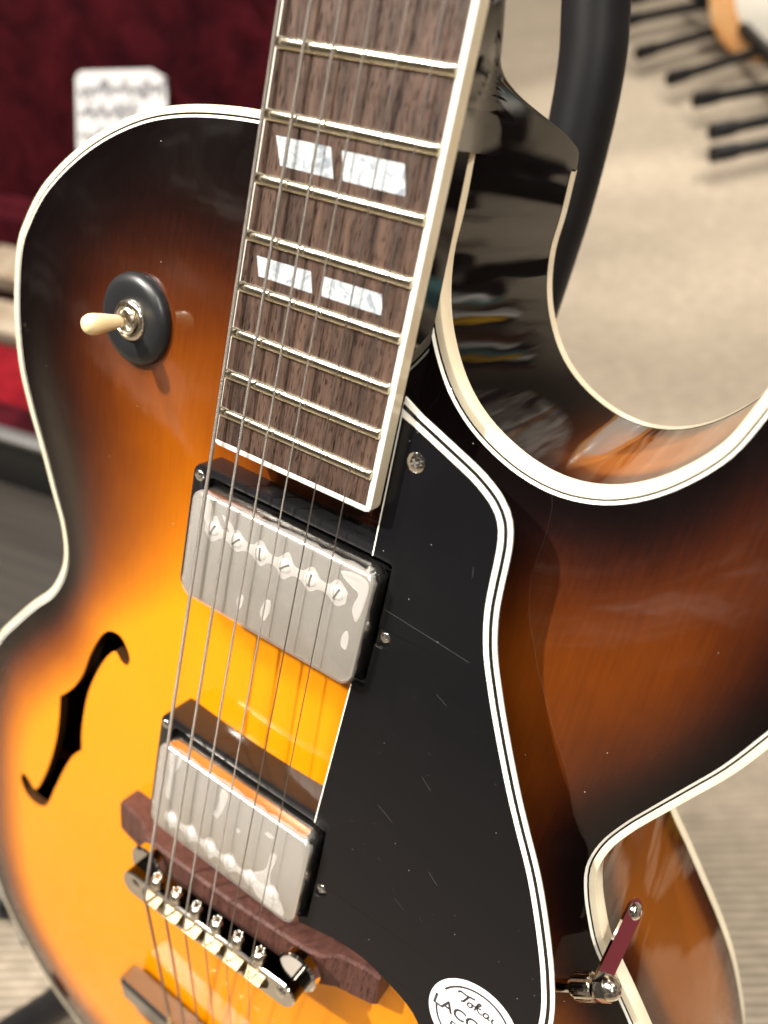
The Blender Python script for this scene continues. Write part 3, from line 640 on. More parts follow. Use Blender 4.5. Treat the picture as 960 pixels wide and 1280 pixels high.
def stadium(cx, cy, L_, wd, n=10):
    o = []
    for i in range(n + 1): a = -math.pi / 2 + math.pi * i / n; o.append((cx + L_ / 2 - wd / 2 + wd / 2 * math.cos(a), cy + wd / 2 * math.sin(a)))
    for i in range(n + 1): a = math.pi / 2 + math.pi * i / n; o.append((cx - L_ / 2 + wd / 2 + wd / 2 * math.cos(a), cy + wd / 2 * math.sin(a)))
    return o
bm = bmesh.new()
oS = stadium(0, -4, 89, 11.5)
R = strip(bm, [[(x, y, z) for x, y in P] for P, z in ((oS, 38.6), (stadium(0, -4, 88.2, 10.7), 39.2), (stadium(0, -4, 66, 8.0), 39.2), (stadium(0, -4, 66, 8.0), 35))], closed=True); bm.faces.new(R[-1])
TOM = bridge_part('bridge_body', bm, 'chrome', smooth=40)
bm = bmesh.new(); R = strip(bm, [[(x, y, z) for x, y in P] for P, z in ((stadium(0, -4, 87, 10), 30.8), (oS, 31.4), (oS, 38.55))], closed=True); bm.faces.new(R[0][::-1])
bridge_part('bridge_side', bm, 'nickel_dark_reflection', TOM, smooth=40)
for i in range(6):
    x = -26.2 + 10.6 * i; yy = -4.6 + (0.4 if i in (0, 3) else 0) + i * -.05
    bm = bmesh.new()
    rows = [[(x - 4.4, yy - 3.6, z0_), (x + 4.4, yy - 3.6, z0_)] for z0_ in ()]
    prism(bm, [(x - 4.9, yy - 3.4), (x + 4.9, yy - 3.4), (x + 4.9, yy + 3.6), (x - 4.9, yy + 3.6)], lambda a, b_: 35.6, lambda a, b_, yy=yy: 41.6 - abs(b_ - yy - (.6)) * .95)
    # add ridge
    bm2 = bmesh.new(); strip(bm2, [[(x - 4.3, yy - 3.2, 38.2), (x + 4.3, yy - 3.2, 38.2)], [(x - 3.6, yy - .3, 41.7), (x - .6, yy - .3, 41.8)][:2] if False else [(x - 3.4, yy, 41.8), (x + 3.4, yy, 41.8)], [(x - 4.3, yy + 3.4, 38.2), (x + 4.3, yy + 3.4, 38.2)]]); merge(bm, bm2)
    sd = bridge_part('saddle', bm, 'brass', TOM, smooth=25)
    bm = bmesh.new(); cyl(bm, (x, yy + 2, 37), (x, 7, 38), 1.5, n=12)
    lathe(bm, [(0, 2.4), (1.5, 2.3), (2.3, 1.5), (2.6, 0), (2.6, -2.2), (0, -2.2)], (x, 5.4, 38.0), Vector((0, 1, .25)).to_track_quat('Z', 'Y'), 20)
    for k_ in range(6):
        a = k_ * math.pi / 3; lathe(bm, [(0, .5), (.5, .2), (.6, -.2), (0, -.6)], (x + 1.5 * math.cos(a), 7.9, 37.6 + 1.5 * math.sin(a)), None, 8)
    bridge_part('saddle_screw', bm, 'screw', TOM, smooth=50)
for x in (-37.5, 38.5):
    for dx, dy in ((-1.8, .5), (1.0, -1.0), (.6, 1.4)):
        pass
    bm = bmesh.new(); lathe(bm, [(0, .5), (1.6, .45), (2.4, .1), (2.5, -.2)], (x, -3, 39.3), n=18); bridge_part('post_cap', bm, 'chrome', TOM)

# ============================================================ tailpiece
bm = bmesh.new()
rows = []
for x, sh_ in ((-62, 0), (-59.5, 1), (-30, 1), (0, 1), (30, 1), (59.5, 1), (62, 0)):
    e = 2.5 * (1 - sh_)
    rows.append([(x, -158 + e, 4), (x, -156 + e, 10 - e * .5), (x, -131 + e, 17.4 - e * .5), (x, -127 + e, 21.0 - e * .6), (x, -113 - e, 23.6 - e * .6), (x, -110.5 - e, 22.6 - e * .5), (x, -110.5 - e, 14)])
R = strip(bm, rows); bm.faces.new(R[0]); bm.faces.new(R[-1][::-1])
TP = part('tailpiece', bm, mat('tail_nickel', (.33, .33, .33), .24, .95), smooth=30)
for s in (-1, 1):
    bm = bmesh.new(); tube(bm, [(s * 24, -150, 9), (s * 24, -175, 10), (s * 22, -210, 10), (s * 18, -245, 8), (s * 10, -261, 0)], 2.6, 12); part('trapeze_rod', bm, 'chrome', TP)
bm = bmesh.new(); box(bm, (0, -260.6, -14), (34, 2.4, 40), bev=.8); part('tail_plate', bm, 'chrome', TP)
# ============================================================ strings
SD = [(-29.1, -6.6), (-18.5, -5.5), (-7.9, -4.6), (2.7, -3.6), (13.4, -2.4), (24.4, -2.2)]
TPX = [(-26.4, 305.4), (-16.9, 306.2), (-8.1, 307), (.8, 307.7), (10.4, 308.6), (19.7, 309.3)]
DIA = [1.18, .94, .72, .52, .42, .34]
for i in range(6):
    a = Vector((SD[i][0], SD[i][1], 41.9)); b_ = Vector((TPX[i][0], TPX[i][1], 19.6)); nut = b_ + (b_ - a) * ((628 - b_.y) / (b_.y - a.y))
    r = DIA[i] / 2; tx = -25 + 10 * i
    bm = bmesh.new(); hs = (-1 if i < 3 else 1); ty = (675 + 38 * (i if i < 3 else 5 - i))
    P_ = [(tx, -112, 23.6), (tx, -106, 24.4), a + Vector((0, -2, -.5)), a + Vector((0, 0, r))] + [a.lerp(nut, q) + Vector((0, 0, r)) for q in (.1, .3, .5, .7, .9, 1)] + [(hs * 20, ty, -12 - (ty - 628) * .28)]
    tube(bm, P_, r, 10); part('string', bm, 'string_wound' if i < 4 else 'string_plain', smooth=60)
    bm = bmesh.new(); lathe(bm, [(0, 2), (1.4, 1.5), (2, 0), (1.4, -1.5), (0, -2)], (tx, -113, 25.2), None, 16)
    cyl(bm, (tx, -101, 25.4), (tx, -112, 24.2), r * 1.9, r * 2.2, n=10); part('ball_end', bm, 'brass', TP, smooth=60)
    bm = bmesh.new(); cyl(bm, (hs * 24, ty, -26 - (ty - 628) * .28), (hs * 24, ty, -8 - (ty - 628) * .28), 3, n=16); part('tuning_post', bm, 'chrome')

# ============================================================ pickguard
def gz_(y): return 22 + (150 - y) * 0.066
outer = [(28.0, 219.6), (34.8, 216.1), (46.1, 211.6), (56.0, 207.4), (62.7, 203.0), (66.4, 198.4), (68.2, 193.0), (69.0, 187.0), (69.5, 180.6), (70.5, 171.9), (73.2, 161.6), (78.3, 149.9), (85.2, 136.2), (92.2, 123.3), (96.8, 115.5), (105.0, 102.0), (112.8, 86.3), (119.2, 71.2), (123.4, 57.3), (125, 38), (123, 18), (117, 2), (108, -9)]
OC = catmull(outer[1:], 2.0); OC = np.vstack([[outer[0]], OC])
bot = catmull([(108, -9), (101, -6), (94, 6), (85.9, 20.1), (80.8, 24.0), (70.5, 27.6), (61.7, 29.4), (51.9, 29.1), (42.5, 26.6), (34.5, 24.6)], 2.5)
left = [(33.5, 27), (37.2, 29), (37.2, 41.6), (40, 41.6), (41.6, 42.8), (42.2, 44.4), (41.6, 46), (40, 47.2), (37.2, 47.2), (36.4, 68.8), (31.2, 69.6), (31.8, 100), (32.4, 128.4), (36.8, 129), (36.8, 144.9), (39.6, 144.9), (41.2, 146), (41.9, 148), (41.2, 150), (39.6, 151.2), (36.8, 151.2), (36.5, 171.6), (29.4, 172), (28.2, 215)]
GP = [tuple(p) for p in OC] + [tuple(p) for p in bot[1:]] + left
bm = bmesh.new(); prism(bm, GP, lambda x, y: gz_(y) - 1.05, lambda x, y: gz_(y), 0.25)
PG = part('pickguard', bm, 'guard', smooth=30)
def gstrip(name, a, b_, m_, dz=.05):
    A = offset(OC, -a, False); B = offset(OC, -b_, False)
    A[0] = (28.3 + a * .0, 219.4 - a * 1.35); B[0] = (28.3, 219.4 - b_ * 1.35)
    bm = bmesh.new(); strip(bm, [[(x, y, gz_(y) - .6) for x, y in A], [(x, y, gz_(y) + dz) for x, y in A], [(x, y, gz_(y) + dz) for x, y in B], [(x, y, gz_(y) - .3) for x, y in B]]); part(name, bm, m_, PG, smooth=40)
gstrip('white_edge_ply', -.05, 1.25, 'white'); gstrip('black_edge_ply', 1.25, 2.35, 'blackline', .06); gstrip('white_edge_ply', 2.35, 3.95, 'white', .05)
# thin white ply that shows along the straight cut edges
def lstrip(P):
    P = np.array(P); B = offset(P, -.45, False); bm = bmesh.new(); A2 = offset(P, -.0, False)
    strip(bm, [[(x, y, gz_(y) - 1.6) for x, y in A2], [(x, y, gz_(y) + .05) for x, y in A2], [(x, y, gz_(y) + .06) for x, y in B], [(x, y, gz_(y) - 1) for x, y in B]]); part('white_edge_ply', bm, 'white', PG, smooth=40)
lstrip([(29.35, 171.8), (28.9, 190), (28.2, 215), (28.15, 218)]); lstrip([(31.2, 70), (31.8, 100), (32.35, 128)])
# screw of the guard
bm = bmesh.new(); lathe(bm, [(0, .55), (1.4, .5), (2.5, .25), (2.9, 0), (2.9, -.3)], (35.9, 203.3, gz_(203.3) + .15), n=28); sw = part('guard_screw', bm, 'chrome', PG)
bm = bmesh.new()
for q in (.5, .5 + math.pi / 2): box(bm, (35.9, 203.3, gz_(203.3) + .66), (2.6, .6, .22), rz=q)
part('screw_recess', bm, bpy.data.materials['slot_dark'], sw)
# scratches
bm = bmesh.new()
def scr(x0, y0_, x1, y1, w_):
    n = 8; P = []
    for i in range(n + 1):
        q = i / n; P.append((x0 + (x1 - x0) * q + random.uniform(-.08, .08), y0_ + (y1 - y0_) * q + random.uniform(-.05, .05)))
    B = offset(P, w_, False); strip(bm, [[(x, y, gz_(y) + .02) for x, y in P], [(x, y, gz_(y) + .02) for x, y in B]])
scr(37.5, 157.5, 66.6, 154.6, .05); scr(60, 140, 64, 138, .04); scr(52, 92, 58, 89, .05); scr(74, 80, 78, 77, .05); scr(63, 111, 67, 108, .04); scr(66, 62, 70, 60, .04); scr(60, 182, 60.6, 179, .03)
for _ in range(14):
    x, y = random.uniform(38, 95), random.uniform(40, 190)
    if x < 38 + max(0, (190 - y)) * .45: a = random.uniform(0, 6.28); l_ = random.uniform(.4, 1.5); scr(x, y, x + l_ * math.cos(a), y + l_ * math.sin(a), .03)
o = part('fine_scratches', bm, 'scratch', PG, smooth=0); o['kind'] = 'stuff'
# sticker with lettering
sx, sy, sr = 102.5, 36.0, 15.6
def circ(r, n=64, a0=0, a1=360): return [(sx + r * math.cos(math.radians(a0 + (a1 - a0) * i / n)), sy + r * math.sin(math.radians(a0 + (a1 - a0) * i / n))) for i in range(n)]
bm = bmesh.new(); prism(bm, circ(sr), lambda x, y: gz_(y) - .02, lambda x, y: gz_(y) + .12); ST = part('sticker', bm, 'sticker', PG, smooth=30, label='round white sticker lettered Tokai LACQUER FINISH on the pickguard')
def arc(r, w_, a0, a1, n=40):
    bm = bmesh.new(); A = circ(r, n, a0, a1); B = circ(r - w_, n, a0, a1)
    strip(bm, [[(x, y, gz_(y) + .14) for x, y in A], [(x, y, gz_(y) + .14) for x, y in B]]); return bm
for a0, a1 in ((14, 158), (188, 352)):
    part('printed_ring', arc(13.2, .75, a0, a1), 'ink', ST, smooth=0)
def text_mesh(s, size, x, y, sxk=1.0, off=.0, align='LEFT'):
    cu = bpy.data.curves.new('t', 'FONT'); cu.body = s; cu.size = size; cu.offset = off; cu.align_x = align
    ob = bpy.data.objects.new('t', cu); COL.objects.link(ob); dg = bpy.context.evaluated_depsgraph_get()
    me = bpy.data.meshes.new_from_object(ob.evaluated_get(dg)); bpy.data.objects.remove(ob); bpy.data.curves.remove(cu)
    bm = bmesh.new(); bm.from_mesh(me); bpy.data.meshes.remove(me)
    for v in bm.verts:
        X, Y = v.co.x * sxk + x, v.co.y + y; v.co = Vector((X, Y, gz_(Y) + .145))
    return bm
part('printed_word', text_mesh('LACQUER', 6.1, sx, 33.6, 1.04, .13, 'CENTER'), 'ink', ST, smooth=0)
part('printed_word', text_mesh('FINISH', 4.6, sx, 28.2, 1.0, .09, 'CENTER'), 'ink', ST, smooth=0)
bm = bmesh.new()
def stroke(P, w_=.38):
    P = catmull(P, .25); n = len(P); A = offset(P, w_, False); B = offset(P, -w_, False)
    strip(bm, [[(x, y, gz_(y) + .146) for x, y in A], [(x, y, gz_(y) + .146) for x, y in B]])
stroke([(95.0, 44.0), (95.6, 44.9), (98, 44.9), (100.8, 45.6)]); stroke([(98.6, 45.0), (98.0, 43.2), (97.3, 41.7), (96.6, 41.6)])
stroke([(100.2, 43.2), (99.3, 42.9), (99.0, 41.8), (99.8, 41.3), (100.6, 42.0), (100.3, 43.1), (101.2, 42.8)], .3)
stroke([(101.2, 42.8), (102.3, 43.8), (102.9, 45.2), (102.3, 45.2), (101.6, 41.4)], .3); stroke([(103.5, 43.6), (102.2, 42.9), (103.4, 41.6), (104.3, 41.8)], .3)
stroke([(106.2, 43.4), (105.0, 43.3), (104.6, 42.1), (105.3, 41.5), (106.1, 42.2), (106.3, 43.2), (106.2, 41.9), (107, 41.6)], .3); stroke([(107.9, 43.2), (107.6, 42.0), (108.1, 41.4), (109, 41.9)], .3); stroke([(108.2, 44.5), (108.4, 44.7)], .35)
for v in bm.verts: v.co.z += .0
part('printed_script', bm, 'ink', ST, smooth=0)
# ---- support bracket at the waist
z_b = 14
bm = bmesh.new(); box(bm, (121.5, 55.4, z_b), (10, 3.2, 2.2), rz=math.radians(43), bev=.2); BR = part('guard_bracket', bm, 'chrome', PG)
dv = Vector((.74, .67, 0)).normalized(); pb = Vector((122.6, 56.4, z_b))
bm = bmesh.new(); cyl(bm, pb + dv * 0.5, pb + dv * 2.2, 1.6, n=16); cyl(bm, pb + dv * 2.2, pb + dv * 3.4, 3.0, n=16, bev=.2); part('bracket_spacer', bm, 'brass', PG)
bm = bmesh.new(); cyl(bm, pb + dv * 3.4, pb + dv * 10.2, 3.9, n=28, bev=.35)
for k_ in range(14):
    a = k_ * math.pi / 7; e = dv.orthogonal().normalized(); e2_ = dv.cross(e); o_ = e * 3.8 * math.cos(a) + e2_ * 3.8 * math.sin(a); cyl(bm, pb + dv * 4.1 + o_, pb + dv * 9.6 + o_, .4, n=6)
part('knurled_sleeve', bm, 'screw', PG)
bm = bmesh.new(); cyl(bm, pb + dv * 11.4, pb + dv * 14.6, 4.2, n=6); lathe(bm, [(3.7, 0), (3.6, 1.4), (2.7, 2.9), (1.4, 3.7), (0, 3.9)], pb + dv * 14.6, dv.to_track_quat('Z', 'Y'), 24); part('cap_nut', bm, 'screw', PG)
# flat arm from the cap nut over the binding to a screw in the side
a0 = pb + dv * 10.8 + Vector((0, 0, 0))
a1 = Vector((131.5, 74.5, -10))
d_ = (a1 - a0).normalized(); nrm = Vector((.75, .35, .55)); nrm = (nrm - d_ * nrm.dot(d_)).normalized(); side = d_.cross(nrm).normalized()
bm = bmesh.new(); P_ = []
for i in range(9): a = math.pi / 2 + math.pi * i / 8; P_.append(a0 + side * 3.9 * math.sin(a) + d_ * 3.9 * math.cos(a))
for i in range(9): a = -math.pi / 2 + math.pi * i / 8; P_.append(a1 + side * 3.9 * math.sin(a) + d_ * 3.9 * math.cos(a))
R = strip(bm, [P_, [p + nrm * .9 for p in P_]], closed=True); bm.faces.new(R[0][::-1]); bm.faces.new(R[1])
ARM = part('bracket_arm', bm, 'chrome', PG, smooth=30)
bm = bmesh.new(); lathe(bm, [(0, 1.6), (1.4, 1.45), (2.4, .8), (2.8, 0)], a1 + nrm * .95, nrm.to_track_quat('Z', 'Y'), 20); part('arm_screw', bm, 'chrome', ARM)

# ============================================================ toggle switch
tx_, ty_ = -85.3, 208.6; th = H(tx_, ty_)
TS = bpy.data.objects.new('toggle_switch', None); COL.objects.link(TS); TS.parent = G; TS.location = GOFF + Vector((tx_, ty_, th)) * MM; TS.empty_display_size = .01
bm = bmesh.new(); lathe(bm, [(15.6, -.6), (15.9, .8), (15.5, 2.6), (14.2, 3.9), (12.4, 4.5), (10, 4.5), (7.2, 4.3), (6.2, 3.9), (6.0, 2)], n=64); part('washer', bm, 'satin_black', TS, smooth=50)
bm = bmesh.new(); lathe(bm, [(7.2, 3.2), (7.1, 4.8), (6.3, 5.7), (5.7, 5.8), (5.4, 4.7), (4.9, 4.6), (4.8, 6.6), (4.2, 7.2), (3.6, 6.6), (3.3, 4), (0, 4)], n=40); part('threaded_nut', bm, 'screw', TS, smooth=40)
bm = bmesh.new(); lathe(bm, [(1.5, 3), (1.5, 10.0), (1.9, 10.4), (0, 10.4)], n=18); part('lever_shaft', bm, 'screw', TS, smooth=40)
bm = bmesh.new(); lathe(bm, [(0, 8.8), (1.9, 8.8), (2.2, 9.4), (2.6, 12), (3.2, 16), (3.6, 19), (3.5, 20.8), (2.8, 22.3), (1.6, 23.1), (0, 23.4)], n=32); part('lever_tip', bm, 'lever', TS, smooth=60)

# ============================================================ guitar stand behind the guitar
def gl(p): return RX @ Vector(p)        # guitar mm -> world mm (not scaled)
STD = root('guitar_stand', (gl((3, -259, -125)).x * MM, gl((3, -259, -125)).y * MM, FL * MM), 'black tubular floor stand whose upright rises behind the guitar', 'guitar stand')
def spart(name, bm, m, smooth=50):
    o = finish(name, bm, m, STD, smooth); o.location = -STD.location; return o
bm = bmesh.new(); path = catmull([(-8, 470, -120), (-5, 400, -123), (-2, 337, -125), (1.7, 322, -125), (3.8, 306, -125), (4.8, 287, -125), (4.9, 266, -125), (3.6, 240, -125), (1.5, 200, -125), (0, 0, -125), (0, -230, -125)], 8)
tube(bm, [gl(p) for p in path], [12.5 if p[1] > 150 else 9 for p in path], 24); spart('upright', bm, 'stand')
bm = bmesh.new(); tube(bm, [gl(p) for p in catmull([(-42, 500, -40), (-44, 495, -80), (-30, 482, -112), (-8, 474, -120), (22, 482, -112), (34, 495, -80), (32, 500, -40)], 5)], 6.5, 14); spart('neck_yoke', bm, 'stand')
foot = gl((0, -230, -125))
bm = bmesh.new(); tube(bm, [foot, Vector((foot.x, foot.y, FL + 60))], 11, 16); spart('hub', bm, 'stand')
for p in ((-300, -95, FL + 12), (230, -130, FL + 12), (0, 420, FL + 12)):
    bm = bmesh.new(); tube(bm, [Vector((foot.x, foot.y, FL + 72)), Vector(p)], 9, 16); spart('leg', bm, 'stand')
    bm = bmesh.new(); v_ = (Vector(p) - Vector((foot.x, foot.y, FL + 72))).normalized(); tube(bm, [Vector(p) - v_ * 30, Vector(p) + v_ * 6], 12, 16); spart('rubber_foot', bm, mat('grey_rubber', (.09, .09, .095), .5))
for s in (-1, 1):
    bm = bmesh.new(); tube(bm, [foot + Vector((0, 0, 30)), gl((s * 90, -250, -110)), gl((s * 90, -272, -60)), gl((s * 90, -272, 15)), gl((s * 90, -258, 22))], 8, 14); spart('cradle_arm', bm, 'stand')
# dark tube that crosses the bottom left corner
bm = bmesh.new(); tube(bm, [Vector((-20, 20, -190)), Vector((-143, -80, -250)), Vector((-179, -115, -300)), Vector((-205, -155, -318))], [13, 13, 12, 12], 16); spart('leg', bm, 'stand')
bm = bmesh.new(); tube(bm, [Vector((-236, -92, -318)), Vector((-300, -70, -318)), Vector((-420, -30, -318))], 8, 14); spart('foot_bar', bm, mat('grey_tube', (.10, .11, .12), .4))
# ============================================================ red plush case
E0 = Vector((-668, 236, -242)); U_ = Vector((.984, .177, 0)); V_ = Vector((-.177, .984, 0))
def cs(u_, v_, z): return E0 + U_ * u_ + V_ * v_ + Vector((0, 0, z))    # z above the near edge
CASE = root('open_guitar_case', (E0.x * MM, E0.y * MM, FL * MM), 'open guitar case lined with dark red plush on the floor, lid raised', 'guitar case')
def plush(name, c1, c2):
    m = mat(name, c1, .95, spec=.1, **{'Sheen Weight': 0.35, 'Sheen Roughness': .4}); t = m.node_tree; b = t.nodes['Principled BSDF']
    b.inputs['Sheen Tint'].default_value = (.8, .1, .15, 1)
    tcn = N(t, 'ShaderNodeTexCoord'); nn = N(t, 'ShaderNodeTexNoise', inp={'Scale': 17.0, 'Detail': 4.0, 'Roughness': .62, 'Distortion': .3}); t.links.new(tcn.outputs['Object'], nn.inputs['Vector'])
    r = ramp(t, [(.36, c2), (.64, c1)]); t.links.new(nn.outputs[0], r.inputs[0]); t.links.new(r.outputs[0], b.inputs['Base Color'])
    bb = N(t, 'ShaderNodeBump', inp={'Strength': .6, 'Distance': .012}); t.links.new(nn.outputs[0], bb.inputs['Height']); t.links.new(bb.outputs[0], b.inputs['Normal'])
    return m
PL = plush('red_plush', (.085, .008, .014), (.028, .003, .006)); PLB = plush('bright_red_plush', (.30, .012, .02), (.16, .006, .012))
def cpart(name, bm, m, smooth=35, label=None):
    o = finish(name, bm, m, CASE, smooth); o.location = -CASE.location
    if label: o['label'] = label
    return o
def cbox(name, u0, u1, v0, v1, z0, z1, m, bev=2):
    bm = bmesh.new(); box(bm, ((u0 + u1) / 2, (v0 + v1) / 2, (z0 + z1) / 2), (u1 - u0, v1 - v0, z1 - z0), bev=bev)
    bm.transform(Matrix(((U_.x, V_.x, 0, E0.x), (U_.y, V_.y, 0, E0.y), (0, 0, 1, E0.z), (0, 0, 0, 1)))); return cpart(name, bm, m)
DG = mat('grey_case_shell', (.035, .036, .035), .55, bump=(300, .3, .0005)); AL = mat('brushed_metal', (.55, .56, .57), .35, .9)
cbox('front_wall', -560, 240, 0, 12, -90, 0, DG); cbox('back_wall', -560, 240, 500, 512, -90, 0, DG); cbox('end_wall', -572, -560, 0, 512, -90, 0, DG); cbox('end_wall', 240, 252, 0, 512, -90, 0, DG)
cbox('bottom_lining', -558, 238, 13, 499, -88, -60, PL, 6)
cbox('metal_edge', -562, 252, -3, 15, 0.3, 9, AL, 3)
cbox('front_padding', -556, 236, 14, 62, -58, -2, PL, 10)
cbox('red_pad', -556, 236, 64, 170, -58, -14, PLB, 10); cbox('red_pad', -556, 236, 440, 498, -58, 2, PL, 8)
cbox('lid_shell', -572, 270, 528, 540, 0, 620, DG); cbox('lid_lining', -560, 262, 505.5, 526, 4, 610, PL, 5)
cbox('lid_rim', -572, 262, 470, 504, -2, 8, PL, 3)
# items in the case
pm = mat('printed_paper', (.60, .52, .40), .6, vary=(35, (.36, .26, .17), (1, 1, 1)))
for k_, (v0, v1, lb) in enumerate(((185, 250, 'beige printed packet lying in the case nearer its front edge'), (300, 380, 'beige printed packet lying in the case nearer its hinge'))):
    bm = bmesh.new(); box(bm, (0, 0, 0), (330, v1 - v0, 26), bev=2)
    o = finish('packet', bm, pm, None, 35); o.location = (cs(-180, (v0 + v1) / 2, -20)) * MM; o.rotation_euler = (0, 0, math.atan2(U_.y, U_.x)); o['label'] = lb; o['category'] = 'packet'; o['group'] = 'packets in the case'
# white card in front of the lid lining
bm = bmesh.new(); prism(bm, rrect(0, 0, 124, 158, 12, 6), lambda x, y: 0, lambda x, y: 1.2)
CD = finish('card', bm, mat('white_card', (.70, .70, .70), .6, spec=.2), None, 30); CD['label'] = 'white rounded card with handwritten lines tucked against the red plush lid'; CD['category'] = 'card'
c3 = rot
CD.matrix_world = Matrix.Translation(Vector((-816.0, 651.6, -64.1)) * MM) @ (c3 @ Matrix.Rotation(math.radians(1.5), 3, 'Z')).to_4x4()
inkb = mat('pencil_ink', (.05, .05, .07), .8)
def hand(y, x0, x1, amp, seed, w_=1.1):
    w_ = 2.8; rr_ = random.Random(seed); bm = bmesh.new(); x = x0; P = []
    while x < x1:
        big = rr_.random() < .18; a = amp * (2.0 if big else rr_.uniform(.55, 1.0))
        P += [(x, y + rr_.uniform(0, 1)), (x + amp * .25, y + a), (x + amp * .5, y + (-amp * .9 if rr_.random() < .25 else 0))]; x += amp * rr_.uniform(.55, .8)
    P = catmull(P, 1.2); B = offset(P, w_, False); strip(bm, [[(a, b_, 1.25) for a, b_ in P], [(a, b_, 1.25) for a, b_ in B]])
    return finish('handwriting', bm, inkb, CD, 0)
hand(46, -56, 58, 9, 4); hand(16, -56, 18, 8, 9); hand(-14, -56, 46, 7, 5)
# ============================================================ rack of black prongs on the floor, upper right
def fp(x, y, z=40.0): return Vector((x, y, FL + z))
tips = [((-571, 2020), (-462, 2240)), ((-445, 1888), (-335, 2110)), ((-352, 1787), (-215, 1945)), ((-268, 1640), (-150, 1790)), ((-234, 1540), (-110, 1680))]
RK = root('prong_rack', fp(-100, 1900, 0) * MM, 'row of black rubber tipped prongs low over the beige floor, upper right', 'rack')
def rpart(name, bm, m, smooth=50):
    o = finish(name, bm, m, RK, smooth); o.location = -RK.location; return o
Cw = W((122.508, 282.227, 196.621)) / MM
def lift(p, z):                        # point above the floor in line with a floor point, for the measured prongs
    P = Vector((p[0], p[1], FL)); k_ = z / (Cw.z - FL); return P + (Cw - P) * k_
for a, b_ in tips + [((-700, 2230), (-600, 2380)), ((-760, 2420), (-650, 2560)), ((-870, 2560), (-760, 2700))]:
    A = lift(a, 45); B = lift(b_, 45); B = A + (B - A) * 1.6
    bm = bmesh.new(); tube(bm, [A, B], 11, 12); pr = rpart('prong', bm, 'stand')
    bm = bmesh.new(); tube(bm, [A - (B - A).normalized() * 6, A + (B - A).normalized() * 42], [15, 14], 14); rpart('rubber_tip', bm, 'stand')
bm = bmesh.new(); tube(bm, [lift((-640, 2560), 60), lift((-470, 2380), 60), lift((-300, 2120), 60), lift((-150, 1880), 60), lift((20, 1700), 60)], 14, 14); rpart('rail', bm, 'stand')
for x, y, a, l_, w_ in ((520, 420, .5, 420, 60), (620, 760, .35, 700, 40), (900, 1100, .6, 900, 90), (420, 1250, .2, 500, 30), (800, 300, .9, 500, 120), (1300, 900, 1.2, 900, 150), (480, 180, .3, 300, 35)):  # unseen dark slabs, added off to the right to reflect in the cutaway
    bm = bmesh.new(); box(bm, (0, 0, 0), (l_, w_, 50), bev=6); bm.transform(Matrix.Translation((x, y, FL + 27)) @ Matrix.Rotation(a, 4, 'Z')); rpart('reflection_slab', bm, 'stand')
bm = bmesh.new(); box(bm, (1200, 330, FL + 30), (750, 520, 60), bev=10); rpart('red_pad', bm, mat('red_reflection', (.10, .006, .014), .5))  # unseen red slab, added to reflect in the bracket arm
for i, (cn, cc, z_) in enumerate((('dark_reflection_bar', (.01, .01, .012), 40), ('white_reflection_bar', (.75, .74, .70), 30), ('brown_reflection_bar', (.10, .04, .02), 50), ('teal_reflection_bar', (.08, .20, .20), 30), ('dark_reflection_bar', (.01, .01, .012), 60), ('white_reflection_bar', (.75, .74, .70), 30), ('yellow_reflection_bar', (.75, .42, .02), 40))):  # unseen coloured bars, added for streaks mirrored in the cutaway wall
    mm2 = mat(cn, cc, .5)
    for j in range(3):
        q_ = (i * 3 + j * 7.3) % 21 / 21.0; cx_ = 340 + 900 * q_; cy_ = 560 + 3300 * q_ ** 1.6 + 40 * j
        bm = bmesh.new(); box(bm, (0, 0, 0), (500 + 900 * q_, 18 + 75 * q_, z_), bev=3); bm.transform(Matrix.Translation((cx_ + 220 + 250 * q_, cy_, FL + z_ / 2 + 60 + i * 3)) @ Matrix.Rotation(-.25 + .09 * i, 4, 'Z')); rpart(cn, bm, mm2)
bm = bmesh.new(); tube(bm, [fp(450, 560, 20), fp(700, 640, 20), fp(1000, 620, 20)], 14, 10); rpart('yellow_reflection_strip', bm, mat('yellow_reflection_strip', (.75, .42, .02), .5))  # unseen yellow strip, added as one more streak to reflect
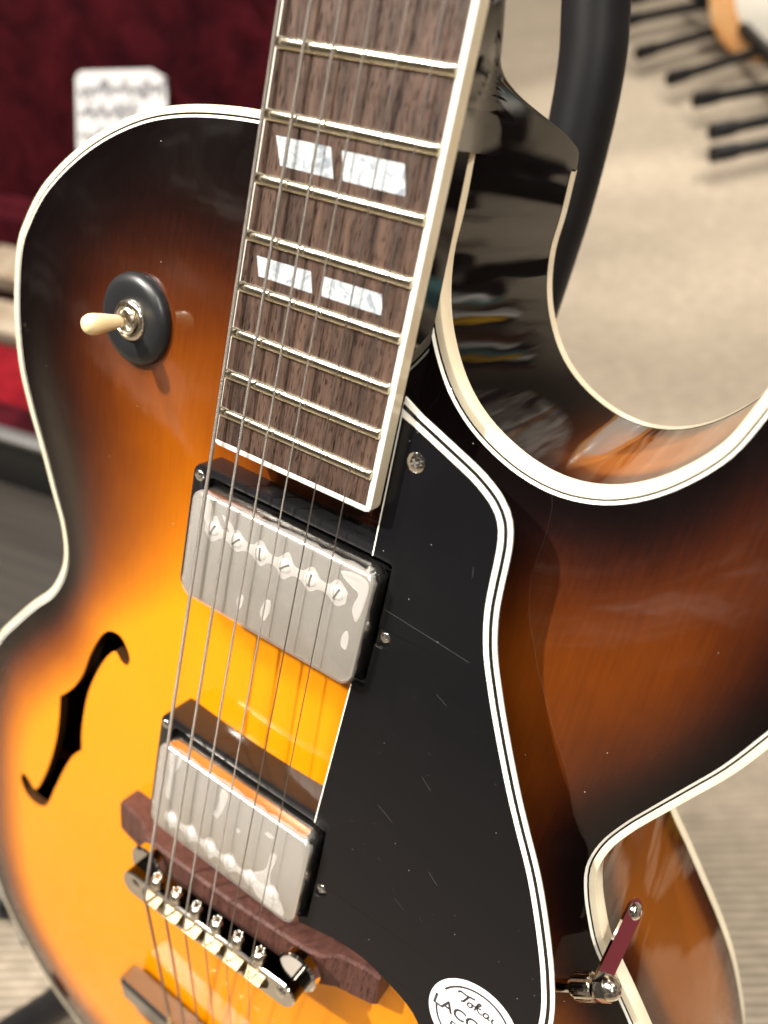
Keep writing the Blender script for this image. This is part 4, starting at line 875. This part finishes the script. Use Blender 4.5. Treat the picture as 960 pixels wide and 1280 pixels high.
# blurred white and orange body, with a blue piece by it, in the top right corner
def big_body():
    c = Vector((-268, 2150, -190))
    R_ = root('white_guitar_body', (c.x * MM, c.y * MM, FL * MM), 'large blurred white rounded thing with an orange edge in the top right corner', 'guitar')
    def bp(name, bm, m):
        o = finish(name, bm, m, R_, 50); o.location = -R_.location; return o
    om = mat('orange_lacquer', (.72, .28, .06), .3, coat=.6, vary=(9, (.80, .52, .26), (1, 1, 1))); wm = mat('white_gloss', (.86, .82, .72), .3, coat=.5)
    P = catmull([(-150, 0), (-135, -70), (-75, -120), (0, -130), (90, -110), (150, -40), (160, 60), (120, 140), (60, 190), (0, 200), (-70, 180), (-120, 100)], 10, True)
    for nm, k_, z0_, z1_, m_ in (('body', 1, -22, 22, om), ('front_plate', .80, 22.3, 25, wm)):
        bm = bmesh.new(); prism(bm, [((x * k_ + (1 - k_) * 60) * 1.3, y * k_ * 1.3) for x, y in P], lambda x, y: z0_, lambda x, y: z1_, 3)
        bm.transform(Matrix.Translation(c) @ Matrix.Rotation(math.radians(10), 4, 'Z') @ Matrix.Rotation(math.radians(62), 4, 'X')); bp(nm, bm, m_)
    c2 = Vector((-520, 2400, -275)); bm = bmesh.new(); box(bm, c2 + Vector((10, 0, 0)), (70, 50, 60), bev=12, rz=.4)
    o = finish('blue_cloth', bm, mat('blue_cloth', (.02, .05, .42), .7), None, 50); o['label'] = 'small bright blue piece beside the white and orange thing at the top edge'; o['category'] = 'cloth'
big_body()
# dark sheet standing in for shade on the carpet by the case
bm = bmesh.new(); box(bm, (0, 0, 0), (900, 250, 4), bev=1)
o = finish('floor_shade', bm, mat('carpet_shade', (.055, .045, .036), .8, vary=(30, (.035, .03, .025), (.1, 3, 1))), None, 30); o.location = Vector((-690, 110, FL + 2.5)) * MM; o.rotation_euler = (0, 0, .2)
o['label'] = 'dark brown sheet standing for shade on the carpet in front of the red lined case'; o['category'] = 'shade'
bm = bmesh.new(); prism(bm, [(-60, 40), (0, 52), (26, -40), (-40, -10)], lambda x, y: 0, lambda x, y: 5, .8)
o = finish('grey_cloth', bm, mat('grey_cloth', (.16, .14, .12), .9), None, 30); o.location = Vector((-590, 90, FL + 5)) * MM; o['label'] = 'small folded grey cloth lying on the shaded carpet'; o['category'] = 'cloth'
